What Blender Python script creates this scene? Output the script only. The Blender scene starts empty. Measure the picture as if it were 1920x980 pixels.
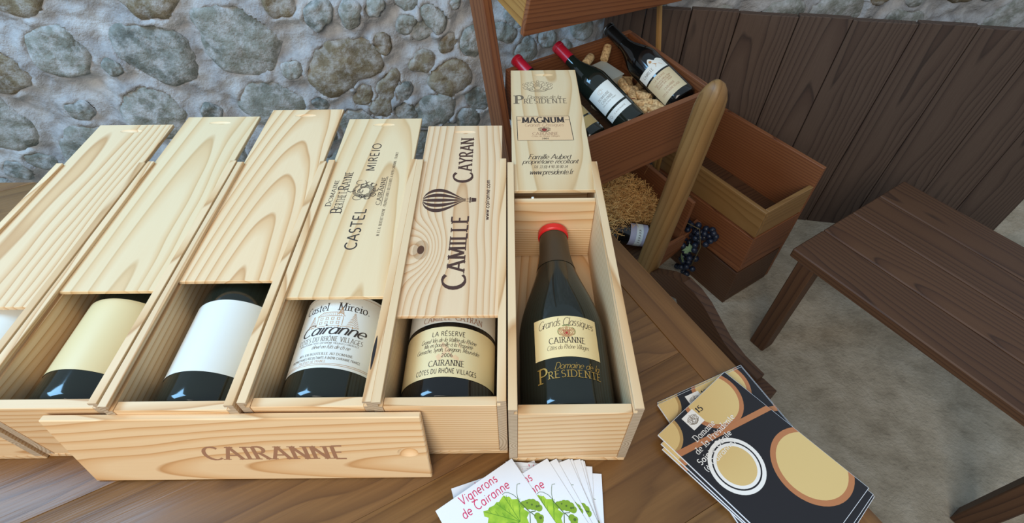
import bpy, bmesh, math, random
from mathutils import Vector, Matrix, noise
random.seed(7)
C = bpy.context.scene.collection
PI = math.pi
TZ = 0.75                                   # table top above the floor

# ------------------------------------------------------------------ camera, light, exposure
sc = bpy.context.scene
cam_d = bpy.data.cameras.new('camera'); cam = bpy.data.objects.new('camera', cam_d); C.objects.link(cam)
PITCH, ROLL, CAMH = 0.8378, -0.0099, 0.6723
_f = Vector((0, math.cos(PITCH), -math.sin(PITCH))); _u = Vector((0, math.sin(PITCH), math.cos(PITCH))); _r = Vector((1, 0, 0))
_x = _r*math.cos(ROLL) + _u*math.sin(ROLL); _y = _u*math.cos(ROLL) - _r*math.sin(ROLL)
cam.matrix_world = Matrix(((_x.x, _y.x, -_f.x, 0), (_x.y, _y.y, -_f.y, 0), (_x.z, _y.z, -_f.z, TZ+CAMH), (0, 0, 0, 1)))
cam_d.sensor_fit = 'HORIZONTAL'; cam_d.sensor_width = 36; cam_d.lens = 36*957.56/1920; cam_d.clip_start = 0.02
sc.camera = cam

w = bpy.data.worlds.new('sky'); sc.world = w; w.use_nodes = True
bg = w.node_tree.nodes['Background']; bg.inputs[0].default_value = (0.70, 0.85, 1.0, 1); bg.inputs[1].default_value = 0.54

def area(name, loc, target, sx, sy, watts, col, spread=PI):
    d = bpy.data.lights.new(name, 'AREA'); d.shape = 'RECTANGLE'; d.size = sx; d.size_y = sy; d.energy = watts; d.color = col; d.spread = spread
    o = bpy.data.objects.new(name, d); C.objects.link(o); o.location = loc
    o.rotation_euler = (Vector(target)-Vector(loc)).to_track_quat('-Z', 'Y').to_euler()
    return o
area('doorway_daylight', (-0.55, -1.6, TZ+1.8), (0.0, 0.5, TZ), 1.6, 1.6, 58, (1.0, 0.90, 0.78))
area('high_window_daylight', (-1.7, 0.6, TZ+1.6), (-0.5, 1.6, TZ-0.1), 0.9, 0.9, 44, (0.30, 0.63, 1.0))

vs = sc.view_settings
sc.display_settings.display_device = 'sRGB'
vs.view_transform = 'Standard'; vs.look = 'None'; vs.gamma = 1; vs.use_curve_mapping = False; vs.exposure = 0.0

# ------------------------------------------------------------------ materials
def srgb(r, g, b):
    f = lambda c: (c/255/12.92) if c <= 10 else ((c/255+0.055)/1.055)**2.4
    return (f(r), f(g), f(b), 1)
class NT:
    def __init__(s, name):
        s.m = bpy.data.materials.new(name); s.m.use_nodes = True; s.t = s.m.node_tree; s.n = s.t.nodes
        s.b = s.n['Principled BSDF']
    def node(s, kind, **kw):
        n = s.n.new(kind)
        for k, v in kw.items():
            if k.startswith('i_'): n.inputs[int(k[2:]) if k[2:].isdigit() else k[2:]].default_value = v
            else: setattr(n, k, v)
        return n
    def ln(s, a, b): s.t.links.new(a, b)
    def math(s, op, a, b=None, c=None):
        n = s.n.new('ShaderNodeMath'); n.operation = op
        for i, v in enumerate((a, b, c)):
            if v is None: continue
            if isinstance(v, (int, float)): n.inputs[i].default_value = v
            else: s.ln(v, n.inputs[i])
        return n.outputs[0]
    def ramp(s, fac, stops, interp='LINEAR'):
        n = s.n.new('ShaderNodeValToRGB'); n.color_ramp.interpolation = interp; e = n.color_ramp.elements
        while len(e) < len(stops): e.new(0.5)
        for i, (p, c) in enumerate(stops): e[i].position = p; e[i].color = c if len(c) == 4 else (*c, 1)
        s.ln(fac, n.inputs[0]); return n.outputs[0]
    def mix(s, fac, a, b, blend='MIX'):
        n = s.n.new('ShaderNodeMix'); n.data_type = 'RGBA'; n.blend_type = blend
        for sock, v in ((n.inputs[0], fac), (n.inputs[6], a), (n.inputs[7], b)):
            if isinstance(v, (int, float)): sock.default_value = v
            elif isinstance(v, tuple): sock.default_value = v
            else: s.ln(v, sock)
        return n.outputs[2]
    def bump(s, h, strength=0.3, dist=0.001):
        n = s.n.new('ShaderNodeBump'); n.inputs['Strength'].default_value = strength; n.inputs['Distance'].default_value = dist
        s.ln(h, n.inputs['Height']); s.ln(n.outputs[0], s.b.inputs['Normal'])
    def noise(s, vec, scale, detail=3, rough=0.5):
        n = s.n.new('ShaderNodeTexNoise'); n.inputs['Scale'].default_value = scale; n.inputs['Detail'].default_value = detail; n.inputs['Roughness'].default_value = rough
        if vec is not None: s.ln(vec, n.inputs['Vector'])
        return n.outputs['Fac']
    def coords(s, scale=(1, 1, 1), rnd=0.0):
        tc = s.n.new('ShaderNodeTexCoord'); mp = s.n.new('ShaderNodeMapping'); mp.inputs['Scale'].default_value = scale
        s.ln(tc.outputs['Object'], mp.inputs['Vector'])
        if rnd:
            oi = s.n.new('ShaderNodeObjectInfo'); cx = s.n.new('ShaderNodeCombineXYZ')
            for i, k in enumerate((1.0, 1.7, 2.3)): s.ln(s.math('MULTIPLY', oi.outputs['Random'], rnd*k), cx.inputs[i])
            s.ln(cx.outputs[0], mp.inputs['Location'])
        return mp.outputs[0]

def plain(name, col, rough=0.5, **kw):
    k = NT(name); k.b.inputs['Base Color'].default_value = col; k.b.inputs['Roughness'].default_value = rough
    for a, v in kw.items(): k.b.inputs[a.replace('_', ' ')].default_value = v
    return k.m

def ring_wood(name, light, mid, dark, spacing, depth, rough=0.5, tilt=0.05, wob=0.006, knot=None, streak=0.12, bump=0.15, spec=0.35, spread=0.14):
    """growth rings of a board whose grain runs along its own Y axis: distance from a slightly tilted pith below the board"""
    k = NT(name)
    tc = k.n.new('ShaderNodeTexCoord'); sep = k.n.new('ShaderNodeSeparateXYZ'); k.ln(tc.outputs['Object'], sep.inputs[0])
    oi = k.n.new('ShaderNodeObjectInfo'); r1 = oi.outputs['Random']
    r2 = k.math('FRACT', k.math('MULTIPLY', r1, 7.31)); r3 = k.math('FRACT', k.math('MULTIPLY', r1, 13.7))
    x, y, z = sep.outputs
    comb = k.n.new('ShaderNodeCombineXYZ')
    k.ln(k.math('MULTIPLY', x, 7.0), comb.inputs[0]); k.ln(k.math('MULTIPLY', y, 1.6), comb.inputs[1]); k.ln(k.math('ADD', k.math('MULTIPLY', z, 7.0), k.math('MULTIPLY', r1, 40)), comb.inputs[2])
    nz = k.noise(comb.outputs[0], 1.6, 2, 0.45)
    wobble = k.math('MULTIPLY', k.math('SUBTRACT', nz, 0.5), wob*4)
    cx = k.math('ADD', k.math('SUBTRACT', x, k.math('MULTIPLY', k.math('SUBTRACT', r2, 0.5), spread)), wobble)
    tl = k.math('MULTIPLY', k.math('MULTIPLY', k.math('SUBTRACT', r3, 0.35), 2*tilt), y)
    cz = k.math('ADD', k.math('ADD', z, tl), depth)
    rr = k.math('SQRT', k.math('ADD', k.math('MULTIPLY', cx, cx), k.math('MULTIPLY', cz, cz)))
    rr = k.math('ADD', rr, k.math('MULTIPLY', wobble, 0.55))
    kd = None
    if knot:
        dx = k.math('SUBTRACT', x, knot[0]); dy = k.math('MULTIPLY', k.math('SUBTRACT', y, knot[1]), 0.6)
        d2 = k.math('ADD', k.math('MULTIPLY', dx, dx), k.math('MULTIPLY', dy, dy))
        kd = k.math('POWER', 2.718, k.math('MULTIPLY', d2, -1.0/(knot[2]**2)))
        rr = k.math('ADD', rr, k.math('MULTIPLY', kd, knot[3]))
    ph = k.math('FRACT', k.math('DIVIDE', rr, spacing))
    col = k.ramp(ph, [(0.0, light), (0.45, light), (0.82, mid), (0.93, dark), (1.0, light)])
    c2 = k.n.new('ShaderNodeCombineXYZ'); k.ln(k.math('MULTIPLY', x, 260), c2.inputs[0]); k.ln(k.math('MULTIPLY', y, 9), c2.inputs[1]); k.ln(k.math('MULTIPLY', z, 260), c2.inputs[2])
    fib = k.noise(c2.outputs[0], 1.0, 2, 0.6)
    c3 = k.n.new('ShaderNodeCombineXYZ'); k.ln(k.math('MULTIPLY', x, 18), c3.inputs[0]); k.ln(k.math('MULTIPLY', y, 4), c3.inputs[1]); k.ln(k.math('ADD', k.math('MULTIPLY', z, 18), k.math('MULTIPLY', r2, 30)), c3.inputs[2])
    pat = k.noise(c3.outputs[0], 1.0, 2, 0.5)
    col = k.mix(k.math('MULTIPLY', k.math('SUBTRACT', fib, 0.3), streak*2.2), col, mid)
    col = k.mix(k.math('MULTIPLY', k.math('MAXIMUM', k.math('SUBTRACT', pat, 0.5), 0.0), 1.1), col, mid)
    if knot:
        core = k.math('GREATER_THAN', kd, knot[4]); halo = k.math('GREATER_THAN', kd, knot[4]-0.12)
        col = k.mix(k.math('MULTIPLY', halo, 0.45), col, srgb(150, 105, 62)); col = k.mix(core, col, srgb(88, 56, 36))
    tone = k.math('ADD', 0.93, k.math('MULTIPLY', r3, 0.12))
    hs = k.n.new('ShaderNodeHueSaturation'); k.ln(tone, hs.inputs['Value']); k.ln(col, hs.inputs['Color']); col = hs.outputs[0]
    k.ln(col, k.b.inputs['Base Color']); k.b.inputs['Roughness'].default_value = rough; k.b.inputs['Specular IOR Level'].default_value = spec
    k.bump(k.math('ADD', fib, k.math('MULTIPLY', ph, 0.25)), bump, 0.0008)
    return k.m

P_L, P_M, P_D = srgb(229, 199, 157), srgb(216, 175, 126), srgb(192, 145, 96)
M = {}
M['pine'] = ring_wood('pine_board', P_L, P_M, P_D, 0.0085, 0.045, wob=0.007)
M['pine_lid'] = ring_wood('pine_lid', srgb(229, 200, 158), srgb(217, 176, 127), srgb(195, 148, 98), 0.011, 0.05, tilt=0.10, wob=0.008)
M['pine_pale'] = ring_wood('pale_plywood_lid', srgb(227, 202, 160), srgb(219, 184, 136), srgb(204, 167, 118), 0.02, 0.03, tilt=0.12, wob=0.014, streak=0.06)
M['pine_knot'] = ring_wood('knotty_pine_lid', srgb(228, 199, 161), srgb(215, 175, 131), srgb(192, 145, 100), 0.0085, 0.03, tilt=0.16, wob=0.007, knot=(-0.047, -0.098, 0.028, 0.042, 0.968), spread=0.02)
M['pine_tight'] = ring_wood('tight_grained_pine', srgb(228, 198, 156), srgb(213, 173, 124), srgb(188, 143, 94), 0.0055, 0.09, wob=0.004)
M['table'] = ring_wood('stained_table_wood', srgb(130, 92, 50), srgb(112, 77, 40), srgb(96, 64, 32), 0.020, 0.03, rough=0.38, wob=0.020, streak=0.8, bump=0.5, spec=0.45)
M['rack'] = ring_wood('reddish_rack_wood', srgb(132, 82, 50), srgb(114, 67, 40), srgb(82, 46, 28), 0.009, 0.05, rough=0.5, wob=0.007, streak=0.4, bump=0.2)
M['rack_light'] = ring_wood('honey_rack_wood', srgb(168, 126, 68), srgb(150, 107, 54), srgb(120, 82, 40), 0.008, 0.05, rough=0.5, wob=0.006, streak=0.4, bump=0.2)
M['leg'] = ring_wood('worn_leg_wood', srgb(140, 105, 62), srgb(127, 92, 51), srgb(114, 81, 44), 0.014, 0.03, rough=0.45, wob=0.006, streak=0.35, bump=0.2)
M['end_grain'] = ring_wood('grey_end_grain', srgb(190, 172, 148), srgb(164, 144, 118), srgb(122, 102, 80), 0.0040, 0.03, rough=0.7, wob=0.004, streak=0.1)
M['dark_plank'] = ring_wood('dark_weathered_plank', srgb(88, 70, 58), srgb(74, 56, 46), srgb(50, 38, 32), 0.012, 0.05, rough=0.65, wob=0.01, streak=0.5, bump=0.4)
M['dark_wood'] = ring_wood('dark_foot_wood', srgb(92, 62, 40), srgb(78, 50, 32), srgb(54, 34, 22), 0.010, 0.05, rough=0.55, wob=0.008, streak=0.4, bump=0.25)

def glossy_glass(name, col):
    k = NT(name); k.b.inputs['Base Color'].default_value = col; k.b.inputs['Roughness'].default_value = 0.09; k.b.inputs['Specular IOR Level'].default_value = 0.6; k.b.inputs['IOR'].default_value = 1.5
    return k.m
M['bottle'] = glossy_glass('dark_green_bottle_glass', srgb(27, 32, 26))
M['bottle_dark'] = glossy_glass('near_black_bottle_glass', srgb(17, 18, 18))
M['cap_red'] = plain('red_capsule', srgb(178, 24, 44), 0.32)
M['cap_bright'] = plain('bright_red_capsule', srgb(214, 38, 40), 0.3)
M['cap_bronze'] = plain('dark_bronze_capsule', srgb(74, 62, 46), 0.4, Metallic=0.3)
M['cap_black'] = plain('black_capsule', srgb(18, 18, 19), 0.3)
M['silver'] = plain('silver_rim', srgb(180, 180, 180), 0.3, Metallic=1.0)
def paper(name, col, rough=0.55):
    k = NT(name); v = k.coords((1, 1, 1)); n = k.noise(v, 60, 2)
    c = k.mix(k.math('MULTIPLY', n, 0.08), col, tuple([q*0.8 for q in col[:3]]+[1])); k.ln(c, k.b.inputs['Base Color']); k.b.inputs['Roughness'].default_value = rough
    return k.m
M['label_white'] = paper('white_label_paper', srgb(226, 228, 220)); M['label_cream'] = paper('cream_label_paper', srgb(236, 210, 152))
M['label_gold'] = paper('gold_cream_label_paper', srgb(226, 206, 156), 0.4); M['label_tan'] = paper('tan_label_paper', srgb(205, 186, 148)); M['label_ochre'] = paper('ochre_label_paper', srgb(190, 158, 98))
M['leaflet'] = paper('white_leaflet_paper', srgb(226, 232, 240), 0.45)
M['ink'] = plain('black_print', srgb(52, 42, 36), 0.6); M['ink_brown'] = plain('burnt_brown_print', srgb(72, 44, 32), 0.65); M['ink_grey'] = plain('grey_print', srgb(112, 96, 76), 0.6)
M['ink_soft'] = plain('faded_brown_print', srgb(158, 116, 88), 0.65); M['ink_red'] = plain('red_print', srgb(176, 48, 40), 0.6); M['ink_pink'] = plain('raspberry_print', srgb(206, 44, 92), 0.5)
M['ink_gold'] = plain('gold_print', srgb(196, 156, 78), 0.35, Metallic=0.5); M['ink_peach'] = plain('peach_print_tint', srgb(226, 188, 142), 0.6); M['ink_ochre'] = plain('ochre_print', srgb(188, 140, 92), 0.6)
M['ink_green'] = plain('green_print', srgb(120, 132, 70), 0.6); M['ink_white'] = plain('white_print', srgb(235, 232, 226), 0.5); M['ink_night'] = plain('black_cover_print', srgb(30, 27, 30), 0.35)
M['ink_cream'] = plain('cream_barrel_print', srgb(214, 184, 122), 0.4); M['ink_creamdark'] = plain('barrel_rim_print', srgb(176, 140, 84), 0.4); M['ink_orange'] = plain('orange_plank_print', srgb(178, 116, 74), 0.4)
M['black'] = plain('black_stain', srgb(34, 26, 24), 0.8)
k = NT('vine_leaf_print'); n_ = k.noise(k.coords(), 60, 3); k.ln(k.ramp(n_, [(0.3, srgb(104, 158, 30)), (0.7, srgb(176, 210, 62))]), k.b.inputs['Base Color']); k.b.inputs['Roughness'].default_value = 0.45; M['leaf_print'] = k.m
M['leaf_vein'] = plain('leaf_vein_print', srgb(90, 142, 32), 0.5); M['grape_print'] = plain('grape_flower_print', srgb(124, 160, 40), 0.5); M['grape_dark'] = plain('dark_grape_print', srgb(76, 104, 38), 0.5)
k = NT('cork'); v = k.coords((1, 1, 1), 3.0); n_ = k.noise(v, 180, 3); k.ln(k.ramp(n_, [(0.3, srgb(150, 110, 70)), (0.55, srgb(212, 176, 124)), (0.8, srgb(226, 196, 148))]), k.b.inputs['Base Color']); k.b.inputs['Roughness'].default_value = 0.8; M['cork'] = k.m
M['cork_end'] = plain('wine_stained_cork_end', srgb(150, 96, 70), 0.8)
k = NT('straw'); v = k.coords(); n_ = k.noise(v, 90, 2); k.ln(k.ramp(n_, [(0.3, srgb(206, 142, 70)), (0.7, srgb(244, 194, 118))]), k.b.inputs['Base Color']); k.b.inputs['Roughness'].default_value = 0.6; M['straw'] = k.m
M['grape'] = plain('dusky_plastic_grape', srgb(26, 34, 52), 0.32); M['grape_leaf'] = plain('pale_green_cloth_leaf', srgb(122, 146, 108), 0.7); M['wire'] = plain('white_wire', srgb(200, 200, 196), 0.35); M['stem'] = plain('dry_stem', srgb(92, 78, 48), 0.8)
k = NT('clear_plastic'); k.b.inputs['Base Color'].default_value = srgb(206, 212, 204); k.b.inputs['Alpha'].default_value = 0.42; k.b.inputs['Roughness'].default_value = 0.3; M['clear'] = k.m
M['metal'] = plain('dull_steel', srgb(150, 148, 142), 0.35, Metallic=1.0)
def stone_mat(name, a, b, c, lime=0.0):
    k = NT(name); v = k.coords((1, 1, 1), 5.0); n1 = k.noise(v, 14, 5, 0.6); n2 = k.noise(v, 90, 3, 0.6); n3 = k.noise(v, 26, 4, 0.65)
    col = k.ramp(n1, [(0.3, a), (0.5, b), (0.72, c)]); col = k.mix(k.math('MULTIPLY', n2, 0.35), col, a)
    if lime: col = k.mix(k.ramp(n3, [(0.44, (0, 0, 0)), (0.66, (lime, lime, lime))]), col, srgb(188, 187, 186))
    k.ln(col, k.b.inputs['Base Color']); k.b.inputs['Roughness'].default_value = 0.85; k.b.inputs['Specular IOR Level'].default_value = 0.2; k.bump(k.math('ADD', n1, k.math('MULTIPLY', n2, 0.5)), 0.8, 0.010); return k.m
M['stone_grey'] = stone_mat('grey_river_stone', srgb(104, 106, 98), srgb(138, 138, 128), srgb(168, 168, 162), .8)
M['stone_brown'] = stone_mat('brown_field_stone', srgb(98, 88, 70), srgb(130, 117, 94), srgb(156, 144, 122), .6)
M['stone_dark'] = stone_mat('dark_grey_stone', srgb(88, 92, 88), srgb(122, 124, 116), srgb(154, 155, 148), .75)
M['mortar'] = stone_mat('lime_mortar', srgb(142, 140, 140), srgb(176, 174, 173), srgb(200, 199, 197))
M['floor'] = stone_mat('stone_floor', srgb(158, 146, 126), srgb(186, 173, 152), srgb(204, 192, 172))

# ------------------------------------------------------------------ object helpers
def link(name, me, mat=None, parent=None, loc=(0, 0, 0), rot=(0, 0, 0), smooth=False):
    o = bpy.data.objects.new(name, me); C.objects.link(o)
    if mat is not None:
        for mm in (mat if isinstance(mat, (list, tuple)) else [mat]): me.materials.append(M[mm] if isinstance(mm, str) else mm)
    o.location = loc; o.rotation_euler = rot
    if parent is not None: o.parent = parent
    if smooth:
        me.polygons.foreach_set('use_smooth', [True]*len(me.polygons))
        if smooth != 'all':
            try: me.set_sharp_from_angle(angle=math.radians(40))
            except Exception: pass
    return o
def mesh(name, verts, faces): me = bpy.data.meshes.new(name); me.from_pydata([tuple(v) for v in verts], [], faces); me.update(); return me
def bm_mesh(name, bm): me = bpy.data.meshes.new(name); bm.to_mesh(me); bm.free(); return me
def tag(o, label=None, cat=None, group=None, kind=None):
    for key, v in (('label', label), ('category', cat), ('group', group), ('kind', kind)):
        if v: o[key] = v
    return o
def thing(name, label, cat, loc=(0, 0, 0), rot=(0, 0, 0), group=None):
    o = bpy.data.objects.new(name, None); C.objects.link(o); o.location = loc; o.rotation_euler = rot; o.empty_display_size = 0.05
    return tag(o, label, cat, group)
def set_local(o, m):
    o.location = m.to_translation(); o.rotation_euler = m.to_euler()
def children(o): return list(o.children)
def copy_tree(o, parent=None):
    c = o.copy(); C.objects.link(c)
    if parent is not None: c.parent = parent
    for ch in children(o): copy_tree(ch, c)
    return c
def box_bm(sx, sy, sz, bevel=0.0008):
    bm = bmesh.new(); bmesh.ops.create_cube(bm, size=1.0); bmesh.ops.scale(bm, vec=(sx, sy, sz), verts=bm.verts)
    if bevel: bmesh.ops.bevel(bm, geom=bm.edges[:], offset=bevel, segments=1, affect='EDGES', profile=0.5)
    return bm
def board(name, size, mat, parent, center, along='y', bevel=0.0008, rot=None):
    """a board whose grain (its own Y) runs along the given axis of the parent"""
    sx, sy, sz = size
    if along == 'y': dims, r = (sx, sy, sz), (0, 0, 0)
    elif along == 'x': dims, r = (sy, sx, sz), (0, 0, -PI/2)
    else: dims, r = (sx, sz, sy), (PI/2, 0, 0)
    if rot is not None: r = rot
    return link(name, bm_mesh(name, box_bm(*dims, bevel)), mat, parent, center, r)
def beam(name, p, q, wx, wz, mat, parent, up=(0, 0, 1), bevel=0.002, round_=0):
    p, q = Vector(p), Vector(q); d = q-p; L = d.length; y = d.normalized(); u = Vector(up); x = y.cross(u).normalized(); z = x.cross(y)
    if round_:
        bm = bmesh.new(); segs = 20; rings = []
        for t in [0.0, 0.004, 0.02] + [i/10 for i in range(1, 10)] + [0.93, 0.96, 0.98, 0.993, 1.0]:
            k_ = 1.0
            if t > 0.93: k_ = math.sqrt(max(0.0, 1-((t-0.93)/0.07)**2))
            k_ = max(k_, 0.05)
            ring = []
            for i in range(segs):
                a_ = 2*PI*i/segs; ca, sa = math.cos(a_), math.sin(a_); e = 0.6
                ring.append(bm.verts.new((wx/2*k_*math.copysign(abs(ca)**e, ca), (t-0.5)*L, wz/2*k_*math.copysign(abs(sa)**e, sa))))
            rings.append(ring)
        for r0, r1 in zip(rings, rings[1:]):
            for i in range(segs): bm.faces.new((r0[i], r1[i], r1[(i+1) % segs], r0[(i+1) % segs]))
        bm.faces.new(rings[0]); bm.faces.new(rings[-1][::-1]); bmesh.ops.recalc_face_normals(bm, faces=bm.faces)
        me = bm_mesh(name, bm)
    else: me = bm_mesh(name, box_bm(wx, L, wz, bevel))
    o = link(name, me, mat, parent, smooth=bool(round_))
    m = Matrix((x, y, z)).transposed().to_4x4(); m.translation = (p+q)/2
    set_local(o, m)
    return o
def lathe(profile, segs=48, close=True):
    vs_, fs = [], []
    for r, z in profile:
        for i in range(segs): vs_.append((r*math.cos(2*PI*i/segs), r*math.sin(2*PI*i/segs), z))
    n = len(profile)
    for j in range(n-1):
        for i in range(segs):
            a_, b_ = j*segs+i, j*segs+(i+1) % segs; fs.append((a_, b_, b_+segs, a_+segs))
    if close: fs.append(tuple(range(segs))[::-1]); fs.append(tuple((n-1)*segs+i for i in range(segs)))
    return vs_, fs
def tube_bm(bm, pts, r, segs=6):
    pts = [Vector(p) for p in pts]; rings = []
    for i, p in enumerate(pts):
        d = (pts[min(i+1, len(pts)-1)]-pts[max(i-1, 0)]).normalized(); u = Vector((0, 0, 1)) if abs(d.z) < 0.9 else Vector((1, 0, 0))
        x = d.cross(u).normalized(); y = d.cross(x)
        rr = r[i] if isinstance(r, (list, tuple)) else r
        rings.append([bm.verts.new(p+(x*math.cos(2*PI*j/segs)+y*math.sin(2*PI*j/segs))*rr) for j in range(segs)])
    for r0, r1 in zip(rings, rings[1:]):
        for j in range(segs): bm.faces.new((r0[j], r0[(j+1) % segs], r1[(j+1) % segs], r1[j]))
    bm.faces.new(rings[0][::-1]); bm.faces.new(rings[-1])

# ------------------------------------------------------------------ stroke lettering
def arc(cx, cy, rx, ry, a0, a1, n=None):
    n = n or max(4, int(abs(a1-a0)/18))
    return [(cx+rx*math.cos(math.radians(a0+(a1-a0)*i/n)), cy+ry*math.sin(math.radians(a0+(a1-a0)*i/n))) for i in range(n+1)]
X = 0.62
G = {
'A': (.80, [[(.02, 0), (.39, 1)], [(.39, 1), (.78, 0)], [(.15, .34), (.64, .34)]]),
'B': (.66, [[(.1, 0), (.1, 1)], [(.1, 1), (.3, 1)]+arc(.32, .76, .24, .24, 90, -90)+[(.1, .52)], [(.1, .52), (.32, .52)]+arc(.34, .26, .28, .26, 90, -90)+[(.1, 0)]]),
'C': (.80, [arc(.47, .5, .42, .5, 48, 312)]),
'D': (.82, [[(.1, 0), (.1, 1)], [(.1, 1), (.32, 1)]+arc(.32, .5, .44, .5, 90, -90)+[(.1, 0)]]),
'E': (.66, [[(.1, 0), (.1, 1)], [(.1, 1), (.56, 1)], [(.1, .52), (.46, .52)], [(.1, 0), (.6, 0)]]),
'F': (.60, [[(.1, 0), (.1, 1)], [(.1, 1), (.56, 1)], [(.1, .52), (.46, .52)]]),
'G': (.86, [arc(.47, .5, .42, .5, 48, 340), [(.86, .08), (.86, .42)], [(.62, .42), (.92, .42)]]),
'H': (.80, [[(.1, 0), (.1, 1)], [(.7, 0), (.7, 1)], [(.1, .5), (.7, .5)]]),
'I': (.30, [[(.15, 0), (.15, 1)]]),
'J': (.45, [[(.32, 1), (.32, .2)]+arc(.17, .2, .15, .2, 0, -120)]),
'L': (.58, [[(.1, 0), (.1, 1)], [(.1, 0), (.54, 0)]]),
'M': (.94, [[(.1, 0), (.12, 1)], [(.12, 1), (.47, .1)], [(.47, .1), (.82, 1)], [(.82, 1), (.84, 0)]]),
'N': (.80, [[(.1, 0), (.1, 1)], [(.1, 1), (.7, 0)], [(.7, 0), (.7, 1)]]),
'O': (.94, [arc(.47, .5, .42, .5, 0, 360)]),
'P': (.62, [[(.1, 0), (.1, 1)], [(.1, 1), (.3, 1)]+arc(.3, .74, .27, .26, 90, -90)+[(.1, .48)]]),
'R': (.70, [[(.1, 0), (.1, 1)], [(.1, 1), (.3, 1)]+arc(.3, .75, .25, .25, 90, -90)+[(.1, .5)], [(.3, .5), (.66, 0)]]),
'S': (.58, [arc(.29, .75, .21, .25, 40, 250)+arc(.28, .26, .24, .26, 70, -140)]),
'T': (.68, [[(.34, 0), (.34, 1)], [(.02, 1), (.66, 1)]]),
'U': (.78, [[(.1, 1), (.1, .3)]+arc(.39, .3, .29, .3, 180, 360)+[(.68, 1)]]),
'V': (.74, [[(.02, 1), (.37, 0)], [(.37, 0), (.72, 1)]]),
'Y': (.72, [[(.02, 1), (.36, .5)], [(.70, 1), (.36, .5)], [(.36, .5), (.36, 0)]]),
'a': (.60, [arc(.28, .3, .24, .3, 0, 360), [(.52, .6), (.52, 0)]]),
'b': (.60, [[(.08, 1), (.08, 0)], arc(.32, .3, .24, .3, 0, 360)]),
'c': (.50, [arc(.29, .3, .25, .31, 48, 312)]),
'd': (.60, [arc(.28, .3, .24, .3, 0, 360), [(.52, 1), (.52, 0)]]),
'e': (.56, [[(.04, .31), (.52, .31)]+arc(.28, .31, .24, .3, 0, 310)]),
'f': (.34, [arc(.28, .8, .16, .2, 70, 180)+[(.12, 0)], [(0, .6), (.28, .6)]]),
'g': (.60, [arc(.28, .3, .24, .3, 0, 360), [(.52, .6), (.52, -.08)]+arc(.28, -.1, .24, .22, 0, -150)]),
'h': (.58, [[(.08, 1), (.08, 0)], [(.08, .34)]+arc(.29, .36, .21, .25, 160, 0)+[(.5, 0)]]),
'i': (.20, [[(.1, .6), (.1, 0)], [(.1, .8), (.1, .88)]]),
'l': (.20, [[(.1, 1), (.1, 0)]]),
'm': (.90, [[(.08, .6), (.08, 0)], [(.08, .34)]+arc(.26, .38, .18, .23, 160, 0)+[(.44, 0)], [(.44, .34)]+arc(.63, .38, .19, .23, 160, 0)+[(.82, 0)]]),
'n': (.58, [[(.08, .6), (.08, 0)], [(.08, .34)]+arc(.29, .36, .21, .25, 160, 0)+[(.5, 0)]]),
'o': (.60, [arc(.3, .3, .26, .31, 0, 360)]),
'p': (.60, [[(.08, .6), (.08, -.32)], arc(.32, .3, .24, .3, 0, 360)]),
'q': (.60, [arc(.28, .3, .24, .3, 0, 360), [(.52, .6), (.52, -.32)]]),
'r': (.36, [[(.08, .6), (.08, 0)], [(.08, .34)]+arc(.28, .38, .2, .22, 160, 60)]),
's': (.44, [arc(.22, .45, .15, .16, 40, 250)+arc(.21, .16, .17, .16, 70, -140)]),
't': (.34, [[(.14, .85), (.14, .12)]+arc(.26, .12, .12, .12, 180, 300), [(0, .6), (.3, .6)]]),
'u': (.58, [[(.08, .6), (.08, .24)]+arc(.29, .24, .21, .25, 180, 360)+[(.5, .6)], [(.5, .3), (.5, 0)]]),
'v': (.52, [[(.02, .6), (.26, 0)], [(.26, 0), (.5, .6)]]),
'w': (.76, [[(.02, .6), (.2, 0)], [(.2, 0), (.38, .58)], [(.38, .58), (.56, 0)], [(.56, 0), (.74, .6)]]),
'y': (.52, [[(.02, .6), (.27, 0)], [(.5, .6), (.2, -.3)]]),
'0': (.60, [arc(.3, .5, .24, .5, 0, 360)]), '1': (.40, [[(.08, .8), (.24, 1), (.24, 0)]]),
'2': (.60, [arc(.3, .74, .22, .26, 160, -30)+[(.06, 0), (.54, 0)]]), '3': (.58, [arc(.27, .75, .2, .24, 150, -80)+arc(.27, .26, .24, .26, 80, -150)]), '7': (.56, [[(.04, 1), (.52, 1), (.2, 0)]]), '4': (.60, [[(.42, 0), (.42, 1), (.04, .3), (.56, .3)]]),
'5': (.60, [[(.5, 1), (.14, 1), (.1, .55)]+arc(.28, .32, .24, .32, 120, -150)]), '6': (.60, [arc(.3, .3, .24, .3, 0, 360), [(.06, .3)]+arc(.42, .45, .36, .55, 180, 100)]),
'8': (.60, [arc(.3, .76, .2, .24, 0, 360), arc(.3, .26, .25, .26, 0, 360)]), '9': (.60, [arc(.3, .7, .24, .3, 0, 360), [(.54, .7), (.4, 0)]]),
'.': (.22, [[(.1, 0), (.1, .09)]]), ',': (.22, [[(.12, .08), (.06, -.14)]]), '-': (.36, [[(.04, .4), (.32, .4)]]), "'": (.18, [[(.1, 1), (.08, .78)]]), '(': (.3, [arc(.4, .4, .3, .65, 120, 240)]), ')': (.3, [arc(-.1, .4, .3, .65, 60, -60)]),
' ': (.34, []), '&': (.7, [arc(.3, .75, .18, .22, -60, 240)+[(.64, 0)], arc(.3, .26, .24, .26, 140, 340)]),
}
ACC = {'É': ('E', 'a', 1.08), 'é': ('e', 'a', .72), 'è': ('e', 'g', .72), 'ô': ('o', 'c', .72), 'Ô': ('O', 'c', 1.08), 'à': ('a', 'g', .72), 'À': ('A', 'g', 1.08), 'â': ('a', 'c', .72), 'û': ('u', 'c', .72)}
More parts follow.
